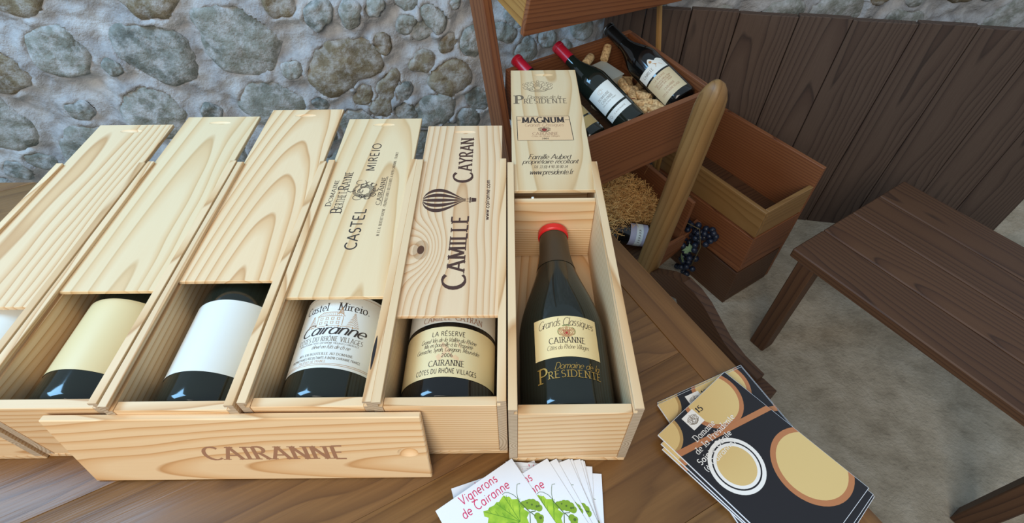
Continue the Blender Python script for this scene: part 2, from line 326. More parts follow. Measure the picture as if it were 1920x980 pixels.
def glyph(ch):
    if ch in ACC:
        b_, kind, y = ACC[ch]; w_, st = glyph(b_); c_ = w_/2
        mk = {'a': [(c_-.06, y), (c_+.1, y+.16)], 'g': [(c_+.06, y), (c_-.1, y+.16)], 'c': [(c_-.14, y), (c_, y+.14), (c_+.14, y)]}[kind]
        return w_, st+[mk]
    return G.get(ch, G[' '])
def ribbon(pts, widths, V, Fc):
    n = len(pts)
    if n < 2: return
    closed = (abs(pts[0][0]-pts[-1][0])+abs(pts[0][1]-pts[-1][1])) < 1e-6 and n > 3
    base = len(V); k_ = (V[-1][2]+1) % 60 if V else 0        # each stroke lies a hair above the one before
    for i in range(n):
        x0, y0 = pts[i-1] if i > 0 else (pts[-2] if closed else pts[0]); x1, y1 = pts[i+1] if i < n-1 else (pts[1] if closed else pts[-1])
        dx, dy = x1-x0, y1-y0; L = math.hypot(dx, dy) or 1e-9; nx, ny = -dy/L, dx/L; h_ = widths[i]/2
        V.append((pts[i][0]+nx*h_, pts[i][1]+ny*h_, k_)); V.append((pts[i][0]-nx*h_, pts[i][1]-ny*h_, k_))
    for i in range(n-1): a_ = base+2*i; Fc.append((a_, a_+1, a_+3, a_+2))
def subdivide(pts, step):
    out = [pts[0]]
    for (x0, y0), (x1, y1) in zip(pts, pts[1:]):
        m_ = max(1, int(math.hypot(x1-x0, y1-y0)/step))
        out += [(x0+(x1-x0)*j/m_, y0+(y1-y0)*j/m_) for j in range(1, m_+1)]
    return out
def text_2d(s, style='serif', weight=.13, small_caps=None):
    """unit text (cap height 1): vertices and faces, plus its width"""
    V, Fc = [], []; x = 0.0
    slant = .38 if style == 'script' else 0.0
    sp = {'serif': .14, 'sans': .13, 'script': .02, 'bold': .14}[style]
    for idx, ch in enumerate(s):
        k_ = 1.0
        c_ = ch
        if small_caps and ch.islower():
            up_ = ch.upper(); k_ = small_caps; c_ = up_
        w_, strokes = glyph(c_)
        for st in strokes:
            pts = subdivide(st, .12); ws = []
            for i in range(len(pts)):
                p0, p1 = pts[max(i-1, 0)], pts[min(i+1, len(pts)-1)]
                if style == 'sans': ws.append(weight); continue
                an = math.atan2(p1[1]-p0[1], p1[0]-p0[0]); con = {'serif': .38, 'script': .45, 'bold': .3}[style]
                ws.append(weight*(con+(1-con)*abs(math.sin(an-math.radians(12)))))
            tp = [(x+px*k_+py*k_*slant, py*k_) for px, py in pts]; ribbon(tp, [q*(k_**.5) for q in ws], V, Fc)
            if style in ('serif', 'bold'):
                for (ax, ay), (bx_, by_) in ((st[0], st[1]), (st[-1], st[-2])):
                    steep = abs(ay-by_) > abs(ax-bx_)*1.2 and abs(ay-by_) > .2
                    if steep and (abs(ay) < .02 or abs(ay-1) < .02 or abs(ay-.6) < .02 or abs(ay+.32) < .02):
                        e = .19 if style == 'serif' else .22; th_ = .06 if style == 'serif' else .07
                        yy = ay+(th_/2 if ay < .5 and ay > -.1 else -th_/2)
                        ribbon([(x+(ax-e)*k_, yy*k_), (x+(ax+e)*k_, yy*k_)], [th_, th_], V, Fc)
        x += (w_+sp)*k_ if c_ != ' ' else w_+sp
    return V, Fc, max(x-sp, 1e-3)
class Print:
    """flat print collected in 2-D (u right, v up) and mapped onto a surface"""
    def __init__(s): s.V, s.F, s.n = [], [], 0
    def add(s, V, Fc): b_ = len(s.V); s.n += 1; s.V += [(q[0], q[1], (q[2] if len(q) > 2 else 0)+s.n % 60) for q in V]; s.F += [tuple(i+b_ for i in f) for f in Fc]
    def text(s, t, u, v, width, height, style='serif', weight=.13, rot=0.0, align='l', sc_=None, arch=0.0):
        V, Fc, W_ = text_2d(t, style, weight, sc_); kx = width/W_; off = 0 if align == 'l' else -width/2
        c_, s_ = math.cos(rot), math.sin(rot); out = []
        for x, y, z_ in V:
            X_, Y_ = x*kx+off, y*height
            if arch: q = (X_/(width/2) if align != 'l' else (X_-width/2)/(width/2)); Y_ -= arch*q*q
            out.append((u+X_*c_-Y_*s_, v+X_*s_+Y_*c_, z_))
        s.add(out, Fc); return s
    def line(s, pts, wd, step=.004):
        V, Fc = [], []; p = subdivide(pts, step); ribbon(p, [wd]*len(p), V, Fc); s.add(V, Fc); return s
    def poly(s, pts): s.add(list(pts), [tuple(range(len(pts)))]); return s
    def disc(s, cx, cy, rx, ry=None, a0=0, a1=360, n=24):
        ry = ry or rx; p = arc(cx, cy, rx, ry, a0, a1, n)
        if a1-a0 == 360: p = p[:-1]
        return s.poly(p)
    def strip(s, top, bot):
        n = len(top); s.add(list(top)+list(bot), [(i, i+1, n+i+1, n+i) for i in range(n-1)]); return s
    def grid_rect(s, u0, v0, u1, v1, nu=24, nv=1):
        for j in range(nv):
            va, vb = v0+(v1-v0)*j/nv, v0+(v1-v0)*(j+1)/nv
            us = [u0+(u1-u0)*i/nu for i in range(nu+1)]; s.strip([(q, vb) for q in us], [(q, va) for q in us])
        return s
    def build(s, name, mat, parent, fmap, label=None):
        pts = []
        for u, v, k_ in s.V:
            q = Vector(fmap(u, v)); nn = (Vector(fmap(u+1e-3, v))-q).cross(Vector(fmap(u, v+1e-3))-q).normalized(); pts.append(q+nn*(k_*1.0e-6))
        me = mesh(name, pts, s.F)
        o = link(name, me, mat, parent)
        if label: o['label'] = label
        return o
def plane_map(o, ex, ey, lift=None):
    o, ex, ey = Vector(o), Vector(ex), Vector(ey)
    return lambda u, v: tuple(o+ex*u+ey*v)
def cyl_map(R): return lambda u, v: (R*math.sin(u/R), -R*math.cos(u/R), v)
def crest(p, cx, cy, s, lw):
    """small armorial: shield with a chevron between two scrolled supporters, a plumed helm above, a ribbon below"""
    q = lambda pts: [(cx+x*s, cy+y*s) for x, y in pts]
    p.line(q([(-.26, .28), (-.27, -.05), (-.16, -.30), (0, -.42), (.16, -.30), (.27, -.05), (.26, .28), (0, .20), (-.26, .28)]), lw*1.3)
    p.line(q([(-.24, -.08), (0, .10), (.24, -.08)]), lw); p.line(q([(-.20, .12), (.20, .12)]), lw*.7)
    p.line(q(arc(0, .42, .13, .12, 0, 360)), lw); p.line(q([(-.13, .40), (.13, .40)]), lw); p.line(q([(-.02, .54), (-.08, .70), (.02, .86), (.12, .74), (.04, .56)]), lw)
    for sg in (-1, 1):
        m_ = lambda pts: q([(sg*x, y) for x, y in pts])
        for (x, y, rx, ry, a0, a1) in ((.40, .32, .11, .14, -60, 200), (.52, .52, .14, .09, -30, 190), (.30, .60, .14, .09, 0, 200), (.60, .28, .10, .12, -120, 120), (.45, .02, .12, .15, 60, 300), (.60, -.10, .10, .14, -140, 110), (.78, .16, .12, .14, -60, 200), (.80, -.12, .10, .14, 40, 280), (.46, -.28, .12, .10, -20, 210), (.70, .46, .10, .08, -60, 200), (.92, .30, .08, .12, -80, 160)):
            p.line(m_(arc(x, y, rx, ry, a0, a1)), lw*.85)
        p.line(m_([(.34, -.36), (.60, -.44), (.90, -.28), (1.0, -.02)]), lw)
    p.line(q(arc(0, .15, .90, .80, 218, 322)), lw*1.8); p.line(q(arc(0, .30, .90, .80, 222, 318)), lw)
    return p

# ================================================================== the setting
def W(x, y, z=0): return Vector((x, y, TZ+z))
floor = link('floor', mesh('floor', [(-4, -2.5, 0), (5, -2.5, 0), (5, 4, 0), (-4, 4, 0)], [(0, 1, 2, 3)]), 'floor'); floor['kind'] = 'structure'

PSI = math.radians(8); WU = Vector((math.cos(PSI), math.sin(PSI), 0)); WN = Vector((math.sin(PSI), -math.cos(PSI), 0)); W0 = Vector((0, 1.64, TZ))
WALL_TOP = 1.05
def wp(u, z, d=0): return W0+WU*u+Vector((0, 0, z))+WN*d
def fbm(x, y, s=1.0, o=4):
    t, a_ = 0.0, 1.0
    for i in range(o): t += a_*noise.noise(Vector((x*s, y*s, 3.1*i))); s *= 2.1; a_ *= .5
    return t
STONES = [
 [(-0.571,0.082),(-0.522,0.079),(-0.524,0.056),(-0.557,0.019),(-0.591,-0.003),(-0.611,0.026),(-0.592,0.075)],
 [(-0.485,0.084),(-0.442,0.077),(-0.453,0.035),(-0.482,-0.001),(-0.497,0.002),(-0.506,0.031)],
 [(-0.406,0.087),(-0.369,0.077),(-0.386,0.051),(-0.41,0.033),(-0.431,0.038)],
 [(-0.347,0.087),(-0.271,0.078),(-0.285,0.048),(-0.295,0.04),(-0.326,0.051),(-0.344,0.064)],
 [(-0.281,0.052),(-0.239,0.059),(-0.209,0.039),(-0.195,0.01),(-0.207,-0.022),(-0.23,-0.035),(-0.244,-0.011),(-0.269,0.019)],
 [(-0.348,0.012),(-0.308,0.032),(-0.285,0.024),(-0.302,-0.007),(-0.331,-0.032),(-0.353,-0.012)],
 [(-0.278,0.016),(-0.248,0.022),(-0.236,-0.012),(-0.261,-0.044),(-0.292,-0.054),(-0.314,-0.031)],
 [(-0.601,-0.053),(-0.523,-0.035),(-0.428,-0.036),(-0.404,-0.085),(-0.408,-0.121),(-0.448,-0.155),(-0.498,-0.165),(-0.545,-0.195),(-0.614,-0.223),(-0.643,-0.186),(-0.651,-0.111)],
 [(-0.424,-0.019),(-0.395,-0.017),(-0.376,-0.048),(-0.378,-0.074),(-0.402,-0.088),(-0.427,-0.053)],
 [(-0.317,-0.11),(-0.246,-0.1),(-0.252,-0.134),(-0.297,-0.154),(-0.335,-0.139)],
 [(-0.214,-0.043),(-0.187,-0.029),(-0.167,-0.055),(-0.181,-0.08),(-0.226,-0.095),(-0.227,-0.068)],
 [(-0.153,-0.039),(-0.121,-0.013),(-0.098,-0.064),(-0.124,-0.116),(-0.15,-0.11),(-0.165,-0.077)],
 [(-0.267,-0.161),(-0.222,-0.122),(-0.173,-0.116),(-0.14,-0.152),(-0.136,-0.201),(-0.174,-0.235),(-0.253,-0.232),(-0.28,-0.193)],
 [(-0.425,-0.171),(-0.374,-0.138),(-0.361,-0.162),(-0.396,-0.208),(-0.412,-0.247),(-0.427,-0.306),(-0.481,-0.295),(-0.495,-0.265),(-0.445,-0.229)],
 [(-0.389,-0.199),(-0.338,-0.188),(-0.337,-0.228),(-0.371,-0.25),(-0.391,-0.233)],
 [(-0.522,-0.212),(-0.475,-0.181),(-0.461,-0.202),(-0.47,-0.231),(-0.514,-0.254),(-0.539,-0.245)],
 [(-0.33,-0.259),(-0.277,-0.244),(-0.206,-0.236),(-0.195,-0.277),(-0.215,-0.329),(-0.266,-0.349),(-0.334,-0.351),(-0.338,-0.296)],
 [(-0.394,-0.254),(-0.338,-0.26),(-0.343,-0.328),(-0.387,-0.318),(-0.405,-0.3)],
 [(-0.596,-0.292),(-0.534,-0.264),(-0.487,-0.3),(-0.443,-0.318),(-0.463,-0.371),(-0.603,-0.357)],
 [(-0.161,-0.254),(-0.135,-0.221),(-0.094,-0.235),(-0.082,-0.298),(-0.112,-0.315),(-0.149,-0.292)],
 [(-0.194,-0.307),(-0.135,-0.299),(-0.112,-0.334),(-0.125,-0.372),(-0.194,-0.365)],
 [(-0.257,-0.358),(-0.216,-0.335),(-0.19,-0.376),(-0.223,-0.414),(-0.262,-0.398)],
 [(-0.356,-0.365),(-0.317,-0.364),(-0.298,-0.412),(-0.315,-0.464),(-0.38,-0.462)],
 [(-0.673,-0.306),(-0.624,-0.294),(-0.612,-0.339),(-0.648,-0.386),(-0.688,-0.376)],
 [(-0.178,0.061),(-0.153,0.067),(-0.159,0.04),(-0.176,0.033),(-0.188,0.046)],
 [(-0.044,-0.021),(-0.005,-0.015),(0.021,-0.047),(0.003,-0.08),(-0.028,-0.074)],
 [(0.021,-0.082),(0.056,-0.058),(0.084,-0.095),(0.071,-0.141),(0.03,-0.142)],
 [(-0.013,0.023),(0.029,0.008),(0.038,-0.031),(0.003,-0.024)],
 [(0.1,-0.044),(0.127,-0.041),(0.151,-0.073),(0.12,-0.103),(0.093,-0.087)],
 [(0.072,-0.16),(0.113,-0.149),(0.124,-0.193),(0.087,-0.21)],
 [(0.206,-0.029),(0.25,-0.024),(0.272,-0.06),(0.247,-0.085),(0.205,-0.073)],
 [(0.156,-0.092),(0.192,-0.085),(0.2,-0.127),(0.163,-0.129)]]

def outline_radii(poly, n=36):
    cx = sum(q[0] for q in poly)/len(poly); cz = sum(q[1] for q in poly)/len(poly); out = []
    pts = sorted(((math.atan2(z-cz, u-cx), math.hypot(u-cx, z-cz)) for u, z in poly)); m = len(pts)
    ext = [(pts[-1][0]-2*PI, pts[-1][1])]+pts+[(pts[0][0]+2*PI, pts[0][1])]
    for i in range(n):
        a_ = -PI+2*PI*i/n
        for (a0, r0), (a1, r1) in zip(ext, ext[1:]):
            if a0 <= a_ <= a1: out.append(r0+(r1-r0)*(a_-a0)/(a1-a0+1e-9)); break
    out = [(out[i-1]+2*out[i]+out[(i+1) % n])/4 for i in range(n)]
    out = [r*(1+.10*noise.noise(Vector((cx*40+math.cos(-PI+2*PI*i/n)*1.8, cz*40+math.sin(-PI+2*PI*i/n)*1.8, 0)))) for i, r in enumerate(out)]
    return cx, cz, out
BEDS = []                                        # (u, z, radii, bulge, material)
for i, p_ in enumerate(STONES):
    kind = {0: 'stone_dark', 7: 'stone_brown', 8: 'stone_brown', 9: 'stone_brown', 10: 'stone_brown', 12: 'stone_brown', 13: 'stone_brown', 14: 'stone_dark', 19: 'stone_dark', 20: 'stone_dark', 15: 'stone_brown'}.get(i, 'stone_grey')
    cx, cz, rr = outline_radii(p_); BEDS.append((cx, cz, rr, (.034 if i in (0, 1, 2, 4, 16, 12) else .022)+.004*(i % 3), kind))
rs = random.Random(11); tries = 0
while tries < 9000 and len(BEDS) < 190:
    tries += 1; u = rs.uniform(-1.95, 2.3); z = rs.uniform(-0.70, 0.20); r = rs.uniform(0.085, .13) if tries < 600 else rs.uniform(0.03, 0.085)
    if -0.62 < u < 0.13 and z > -0.26: continue
    if any(math.hypot(u-a_, (z-b_)*1.1) < (r+sum(c_)/len(c_))*.98 for a_, b_, c_, _, _ in BEDS): continue
    asp = rs.uniform(.55, .9); th = rs.uniform(-.5, .5); poly = []
    for i in range(9):
        a_ = 2*PI*i/9+rs.uniform(-.3, .3); q = r*rs.uniform(.72, 1.12); x_, y_ = q*math.cos(a_), q*asp*math.sin(a_)
        poly.append((u+x_*math.cos(th)-y_*math.sin(th), z+x_*math.sin(th)+y_*math.cos(th)))
    cx, cz, rr = outline_radii(poly); BEDS.append((cx, cz, rr, rs.uniform(.018, .03), rs.choice(['stone_grey', 'stone_grey', 'stone_brown', 'stone_dark'])))
def radius_at(rr, a_): f = (a_+PI)/(2*PI)*len(rr); i = int(f) % len(rr); return rr[i]+(rr[(i+1) % len(rr)]-rr[i])*(f-int(f))
def mortar_d(u, z, near):
    d = 0.016*fbm(u, z, 8)+0.007*fbm(u+9, z, 34, 3)
    for cx, cz, rr, bulge, _ in near:
        dx, dz = u-cx, z-cz; q = math.hypot(dx, dz); mx = max(rr)
        if q > mx+.06: continue
        r = radius_at(rr, math.atan2(dz, dx)); e = q-r
        if e < -.006: d = min(d, -.008)
        else: d += bulge*.55*math.exp(-(max(e, 0)/.020)**2)
    return d
def make_wall():
    us = [-2.2+i*0.009 for i in range(0, 525)]; zs = [-0.75+j*0.009 for j in range(0, 108)]+[0.24, 0.4, 0.6, 0.8, WALL_TOP]
    V = []; nu = len(us); cells = {}
    for b_ in BEDS:
        mx = max(b_[2])+.06
        for ci in range(int((b_[0]-mx)//.1), int((b_[0]+mx)//.1)+1):
            for cj in range(int((b_[1]-mx)//.1), int((b_[1]+mx)//.1)+1): cells.setdefault((ci, cj), []).append(b_)
    for z in zs:
        for u in us: V.append(wp(u, z, mortar_d(u, z, cells.get((int(u//.1), int(z//.1)), ()))))
    nf = len(zs)
    F_ = [(j*nu+i, j*nu+i+1, (j+1)*nu+i+1, (j+1)*nu+i) for j in range(nf-1) for i in range(nu-1)]
    b0 = len(V)
    for z in (WALL_TOP, -.75):
        for u in (us[0], us[-1]): V.append(wp(u, z, -.3))
    F_ += [tuple([(nf-1)*nu+i for i in range(nu)]+[b0+1, b0]), (b0, b0+1, b0+3, b0+2)]
    o = link('wall_back', mesh('wall_back', V, F_), 'mortar', smooth='all'); o['kind'] = 'structure'; return o
wall = make_wall()
def stone(cx, cz, ang, bulge, mat, seed):
    """one rounded field stone bedded in the mortar"""
    n = len(ang); V, Fc = [], []; prof = [(1.08, .15), (1.0, .58), (.93, .80), (.82, .92), (.64, .98), (.42, 1.0), (.20, 1.02)]; ctr = wp(cx, cz)
    for s_, h_ in prof:
        for i in range(n):
            a_ = -PI+2*PI*i/n; u = cx+ang[i]*s_*math.cos(a_); z = cz+ang[i]*s_*math.sin(a_)
            d = bulge*h_+(.010*fbm(u+seed, z, 15, 3)+.006*abs(fbm(u, z+seed, 32, 3)) if h_ > 0 else 0)
            V.append(wp(u, z, d)-ctr)
    k_ = len(prof); V.append(wp(cx, cz, bulge*1.02+.010*fbm(cx+seed, cz, 15, 3))-ctr)
    for j in range(k_-1):
        for i in range(n): Fc.append((j*n+i, j*n+(i+1) % n, (j+1)*n+(i+1) % n, (j+1)*n+i))
    for i in range(n): Fc.append(((k_-1)*n+i, (k_-1)*n+(i+1) % n, k_*n))
    return link('stone', mesh('stone', V, Fc), mat, wall, ctr, smooth='all')
for i, (cx, cz, rr, bl, mt) in enumerate(BEDS): stone(cx, cz, rr, bl, mt, i*1.7)

# ================================================================== the table
table = thing('wooden_table', 'brown stained plank table carrying the open wine boxes and the leaflets', 'table', (0, 0, 0))
TH = 0.032
E0 = Vector((0.188, 0.669)); ED = Vector((0.461, -0.887)); NN = Vector((0.887, 0.461))    # right edge line, its direction, its outward normal
BBW = 0.058                                                       # breadboard end
corners_back, front_y = 0.84, -0.42
def clip_poly(poly, p, n_):
    """keep the part of the polygon with (q-p).n_ <= 0"""
    out = []
    for i in range(len(poly)):
        a_, b_ = poly[i-1], poly[i]; da, db = (a_-p).dot(n_), (b_-p).dot(n_)
        if (da <= 0) != (db <= 0): out.append(a_+(b_-a_)*(da/(da-db)))
        if db <= 0: out.append(b_)
    return out
outline = [Vector((-1.45, corners_back)), Vector((-1.45, front_y)), Vector((1.2, front_y)), Vector((1.2, corners_back))]
outline = clip_poly(outline, E0, NN)
def slab(name, poly, parent, grain, mat, drop=0.0):
    if len(poly) < 3: return None
    c_ = Vector((sum(p.x for p in poly)/len(poly), sum(p.y for p in poly)/len(poly))); th = math.atan2(grain.y, grain.x)-PI/2
    bm = bmesh.new(); loc = []
    for p in poly:
        d = p-c_; loc.append((d.x*math.cos(-th)-d.y*math.sin(-th), d.x*math.sin(-th)+d.y*math.cos(-th)))
    b_ = [bm.verts.new((x, y, -TH/2)) for x, y in loc]; t_ = [bm.verts.new((x, y, TH/2)) for x, y in loc]; n = len(loc)
    bm.faces.new(b_[::-1]); bm.faces.new(t_)
    for i in range(n): bm.faces.new((b_[i], b_[(i+1) % n], t_[(i+1) % n], t_[i]))
    bmesh.ops.recalc_face_normals(bm, faces=bm.faces)
    bmesh.ops.bevel(bm, geom=bm.edges[:], offset=0.0006, segments=2, affect='EDGES', profile=0.5)
    return link(name, bm_mesh(name, bm), mat, parent, (c_.x, c_.y, TZ-TH/2-drop), (0, 0, th), smooth=True)
bb = clip_poly(outline, E0-NN*(BBW-0.0004), -NN); slab('breadboard_end', bb, table, ED, 'table')
main = clip_poly(outline, E0-NN*(BBW+0.0004), NN)
PW = 0.19
for i in range(-9, 10):
    p0 = E0+ED*(0.255+PW*i); q = clip_poly(clip_poly(main, p0+ED*(PW-0.00015), ED), p0+ED*0.00015, -ED)
    slab('plank', q, table, NN, 'table', 0.0004*((i*7) % 3))
for x, y in ((-1.3, 0.72), (-1.3, -0.3), (0.02, 0.70), (0.42, -0.3)):
    board('leg', (0.07, 0.07, TZ-TH), 'table', table, (x, y, (TZ-TH)/2), 'z', 0.004)

# ================================================================== bottles
def bottle(name, label, cat, base, axis, face, R, H, s0=.50, s1=.80, rn=.36, glass='bottle', cap='cap_black', cap_from=.80, cap2=None, group=None):
    axis = Vector(axis).normalized(); face = Vector(face); face = (face-axis*face.dot(axis)).normalized(); y = -face; x = y.cross(axis)
    t = thing(name, label, cat, group=group); m = Matrix((x, y, axis)).transposed().to_4x4(); t.location = base; t.rotation_euler = m.to_euler()
    def rad(f):
        if f < s0: return R
        if f < s1:
            q = (f-s0)/(s1-s0); q = .5-.5*math.cos(PI*q**.92); return R+(R*rn*1.06-R)*q
        return R*(rn*1.06-(rn*.06)*min(1, (f-s1)/.06))
    prof = [(R*.55, .008), (R*.80, .0), (R*.93, .0015), (R*.985, .006), (R, .012)]+[(rad(i/60), H*i/60) for i in range(4, 58)]
    neck_top = H*.965; prof = [p for p in prof if p[1] < neck_top]+[(R*rn, neck_top), (R*rn*1.09, neck_top+.001), (R*rn*1.09, H*.985), (R*rn*.98, H*.992)]
    V, Fc = lathe(prof, 56); link('glass_body', mesh('glass_body', V, Fc), glass, t, smooth='all')
    def capsule(f0, f1, mat, nm='capsule', ext=.0006):
        pr = [(rad(f0)+ext, H*f0)]+[(rad(f0+(min(f1, .962)-f0)*i/10)+ext, H*(f0+(min(f1, .962)-f0)*i/10)) for i in range(1, 11)]
        if f1 > .97: pr += [(R*rn*1.09+ext, H*.966), (R*rn*1.09+ext, H*.992), (R*rn*1.02, H*1.0), (R*rn*.6, H*1.002)]
        v_, f_ = lathe(pr, 40, False)
        if f1 > .97: f_ = f_+[tuple(range(len(v_)-40, len(v_)))]
        c_ = link(nm, mesh(nm, v_, f_), mat, t, smooth=True); return c_
    if cap: capsule(cap_from, 1.0 if not cap2 else .952, cap)
    if cap2: capsule(.953, 1.0, cap2, 'capsule_top', .0010)
    return t
def label_patch(t, R, th0, th1, v0, v1, mat, name='label', top=None, nu=40, ext=.0005, lab=None):
    p = Print(); us = [R*(th0+(th1-th0)*i/nu) for i in range(nu+1)]
    p.strip([(u, v1+(top(u) if top else 0)) for u in us], [(u, v0) for u in us]); p.F = [f[::-1] for f in p.F]
    o = p.build(name, mat, t, cyl_map(R+ext), lab); 
    for pl in o.data.polygons: pl.use_smooth = True
    return o

# ================================================================== pine wine boxes
BW, BH, BL, BT = 0.150, 0.148, 0.442, 0.0105
def side_wall_mesh():
    z = lambda q: q-BH/2; x0, x1 = -BT/2, BT/2
    prof = [(x0, z(.009)), (x1, z(.009)), (x1, z(.1368)), (x1-.004, z(.1368)), (x1-.004, z(.1437)), (x1, z(.1437)), (x1, z(.1475)), (x1-.0005, z(.148)), (x0+.0005, z(.148)), (x0, z(.1475))]
    n = len(prof); V = [(x, -BL/2, q) for x, q in prof]+[(x, BL/2, q) for x, q in prof]
    F_ = [tuple(range(n)), tuple(range(n, 2*n))[::-1]]+[(i+n, (i+1) % n+n, (i+1) % n, i) for i in range(n)]
    me = mesh('side_wall', V, F_); return me
def cut(o, cutter_me, loc, rot=(0, 0, 0)):
    c_ = bpy.data.objects.new('cutter', cutter_me); C.objects.link(c_); c_.location = loc; c_.rotation_euler = rot
    md = o.modifiers.new('cut', 'BOOLEAN'); md.operation = 'DIFFERENCE'; md.object = c_; md.solver = 'EXACT'
    old = (o.parent, o.location.copy(), o.rotation_euler.copy()); o.parent = None; o.location = (0, 0, 0); o.rotation_euler = (0, 0, 0)
    bpy.context.view_layer.update(); dg = bpy.context.evaluated_depsgraph_get(); me = bpy.data.meshes.new_from_object(o.evaluated_get(dg))
    o.modifiers.clear(); o.data = me; o.parent, o.location, o.rotation_euler = old
    bpy.data.objects.remove(c_)
def ellipsoid_mesh(rx, ry, rz):
    bm = bmesh.new(); bmesh.ops.create_uvsphere(bm, u_segments=32, v_segments=14, radius=1.0); bmesh.ops.scale(bm, vec=(rx, ry, rz), verts=bm.verts); return bm_mesh('c', bm)
def make_box(x, y, label, mats=('pine', 'pine_tight', 'pine'), partition=False):
    t = thing('wine_box', label, 'wine box', W(x, y), group='open pine wine boxes in a row')
    L_ = link('side_wall', side_wall_mesh(), mats[0], t, (BT/2, BL/2, BH/2)); R_ = link('side_wall', side_wall_mesh(), mats[1], t, (BW-BT/2, BL/2, BH/2), (0, 0, PI))
    iw = BW-2*BT
    for sw in (L_, R_):
        sw.data.materials.append(M['end_grain'])
        for q in (0, 1): sw.data.polygons[q].material_index = 1
    board('front_panel', (iw-.0006, .012, .1365-.009), mats[2], t, (BW/2, .0062, .009+(.1365-.009)/2), 'x', .0008)
    board('back_panel', (iw-.0006, .012, .1365-.009), mats[0], t, (BW/2, BL-.0062, .009+(.1365-.009)/2), 'x', .0008)
    board('base_board', (BW, BL, .009), mats[2], t, (BW/2, BL/2, .0045), 'y', .0008)
    if partition:
        board('partition_board', (iw-.0006, .010, .060), 'pine_lid', t, (BW/2, .3598, .1355-.030), 'x', .0007)
        board('partition_board', (iw-.0006, .010, .064), 'pine_tight', t, (BW/2, .3598, .0755-.0325), 'x', .0007)
    if partition: beam('peg', (.040, .3655, .125), (.040, .3655, .1365), .004, .004, 'label_white', t, up=(0, 1, 0), bevel=.0005)
    return t
def make_lid(box, y0, y1, mat, lift=0.0, label=None):
    """lid in the grooves, y0..y1 measured from the front of its box"""
    lw, lt = BW-2*BT+.0062, .0062
    o = link('lid', bm_mesh('lid', box_bm(lw, y1-y0, lt, .0007)), mat, box, (BW/2, (y0+y1)/2, .1403+lift))
    cut(o, ellipsoid_mesh(.021, .0055, .004), (0, (y1-y0)/2-.021, lt/2+.0012), (.25, 0, 0))
    if label: o['label'] = label
    return o
def lid_map(box_xy, lid):
    """print given in table coordinates, laid on the top face of a lid"""
    bx, by = box_xy; lx, ly, lz = lid.location
    return lambda u, v: (u-bx-lx, v-by-ly, .0062/2+.00015)
def turned(fm): return lambda u, v: fm(-v, u)       # print running away along the board: u -> +y, v(up) -> -x

# -- box with the bare magnum (third in the row)
B3 = (-0.006, 0.2535)
box3 = make_box(*B3, 'pine wine box at the right end of the row holding a whole magnum bottle', mats=('pine', 'pine', 'pine_lid'), partition=True)
lid3 = make_lid(box3, .628-B3[1], 1.016-B3[1], 'pine_pale', label='pale plywood lid with a crest and a framed peach panel')
fm = lid_map(B3, lid3)
p = Print(); crest(p, .055, .948, .030, .0009); p.build('crest_print', 'ink_grey', lid3, fm)
p = Print(); p.text('P', .009, .885, .016, .030, 'bold', .2); p.text('RESIDENTE', .026, .886, .084, .0165, 'serif', .14); p.text('Domaine de la', .032, .9035, .066, .0125, 'script', .09); p.build('lettering', 'ink_grey', lid3, fm)
p = Print(); p.grid_rect(.013, .7645, .110, .841, 1); p.build('tint_panel', 'ink_peach', lid3, lambda u, v: (fm(u, v)[0], fm(u, v)[1], fm(u, v)[2]-.00008))
p = Print(); p.line([(.0125, .764), (.0115, .841), (.109, .841), (.1115, .764), (.0125, .764)], .0011); p.text('MAGNUM', .0215, .8195, .077, .018, 'bold', .24); p.line([(.0125, .8285), (.019, .8285)], .0014); p.line([(.101, .8285), (.1095, .8285)], .0014)
p.build('lettering', 'ink', lid3, fm)
p = Print(); p.text('Grands Classiques', .025, .807, .072, .011, 'script', .07); p.text('CAIRANNE', .039, .7805, .047, .008, 'serif', .12); p.text('Cotes du Rhone Villages', .037, .7745, .050, .0045, 'script', .1); p.build('lettering', 'ink_soft', lid3, fm)
p = Print(); p.text('2001', .0555, .7668, .012, .0045, 'serif', .2); crest(p, .061, .797, .011, .0007); p.build('lettering', 'ink', lid3, fm)
p = Print(); p.poly([(.0565, .8005), (.0655, .8005), (.0655, .795), (.061, .791), (.0565, .795)]); p.build('red_shield', 'ink_red', lid3, fm)
p = Print(); p.text('Famille Aubert', .029, .7095, .073, .0135, 'script', .11); p.text('propriétaire récoltant', .019, .697, .094, .0125, 'script', .11); p.text('Tél. 33 (0) 4 90 30 80 34', .037, .6845, .057, .0075, 'script', .11); p.text('www.presidente.fr', .030, .668, .072, .0135, 'script', .12)
p.build('lettering', 'ink', lid3, fm)
b = bottle('magnum_bottle', 'dark green magnum bottle with bright red top lying in the right box', 'bottle', W(.0685, .2661, .0695), (0, 1, 0), (0, -.0, 1), .0595, .340, s0=.37, s1=.90, rn=.37, cap='cap_bronze', cap_from=.74, cap2='cap_bright', group=None)
R = .0595
lb = label_patch(b, R, -.74, .74, .0655, .1265, 'label_cream'); cm = cyl_map(R+.0007)
p = Print(); p.text('Grands Classiques', 0, .1115, .076, .0125, 'script', .075, align='c', arch=.0025); p.text('CAIRANNE', 0, .0855, .047, .0085, 'serif', .13, align='c'); p.text('Côtes du Rhône Villages', 0, .0765, .054, .0068, 'script', .08, align='c'); p.build('lettering', 'ink', lb, cm)
p = Print(); crest(p, 0, .1015, .0105, .0010); p.build('crest_print', 'ink_ochre', lb, cm)
p = Print(); p.line(arc(0, .1035, .0095, .0085, 60, 120), .0016); p.line(arc(-.007, .1025, .004, .0055, 90, 260), .0012); p.line(arc(.007, .1025, .004, .0055, 90, -80), .0012); p.build('crest_wreath', 'ink_green', lb, cm)
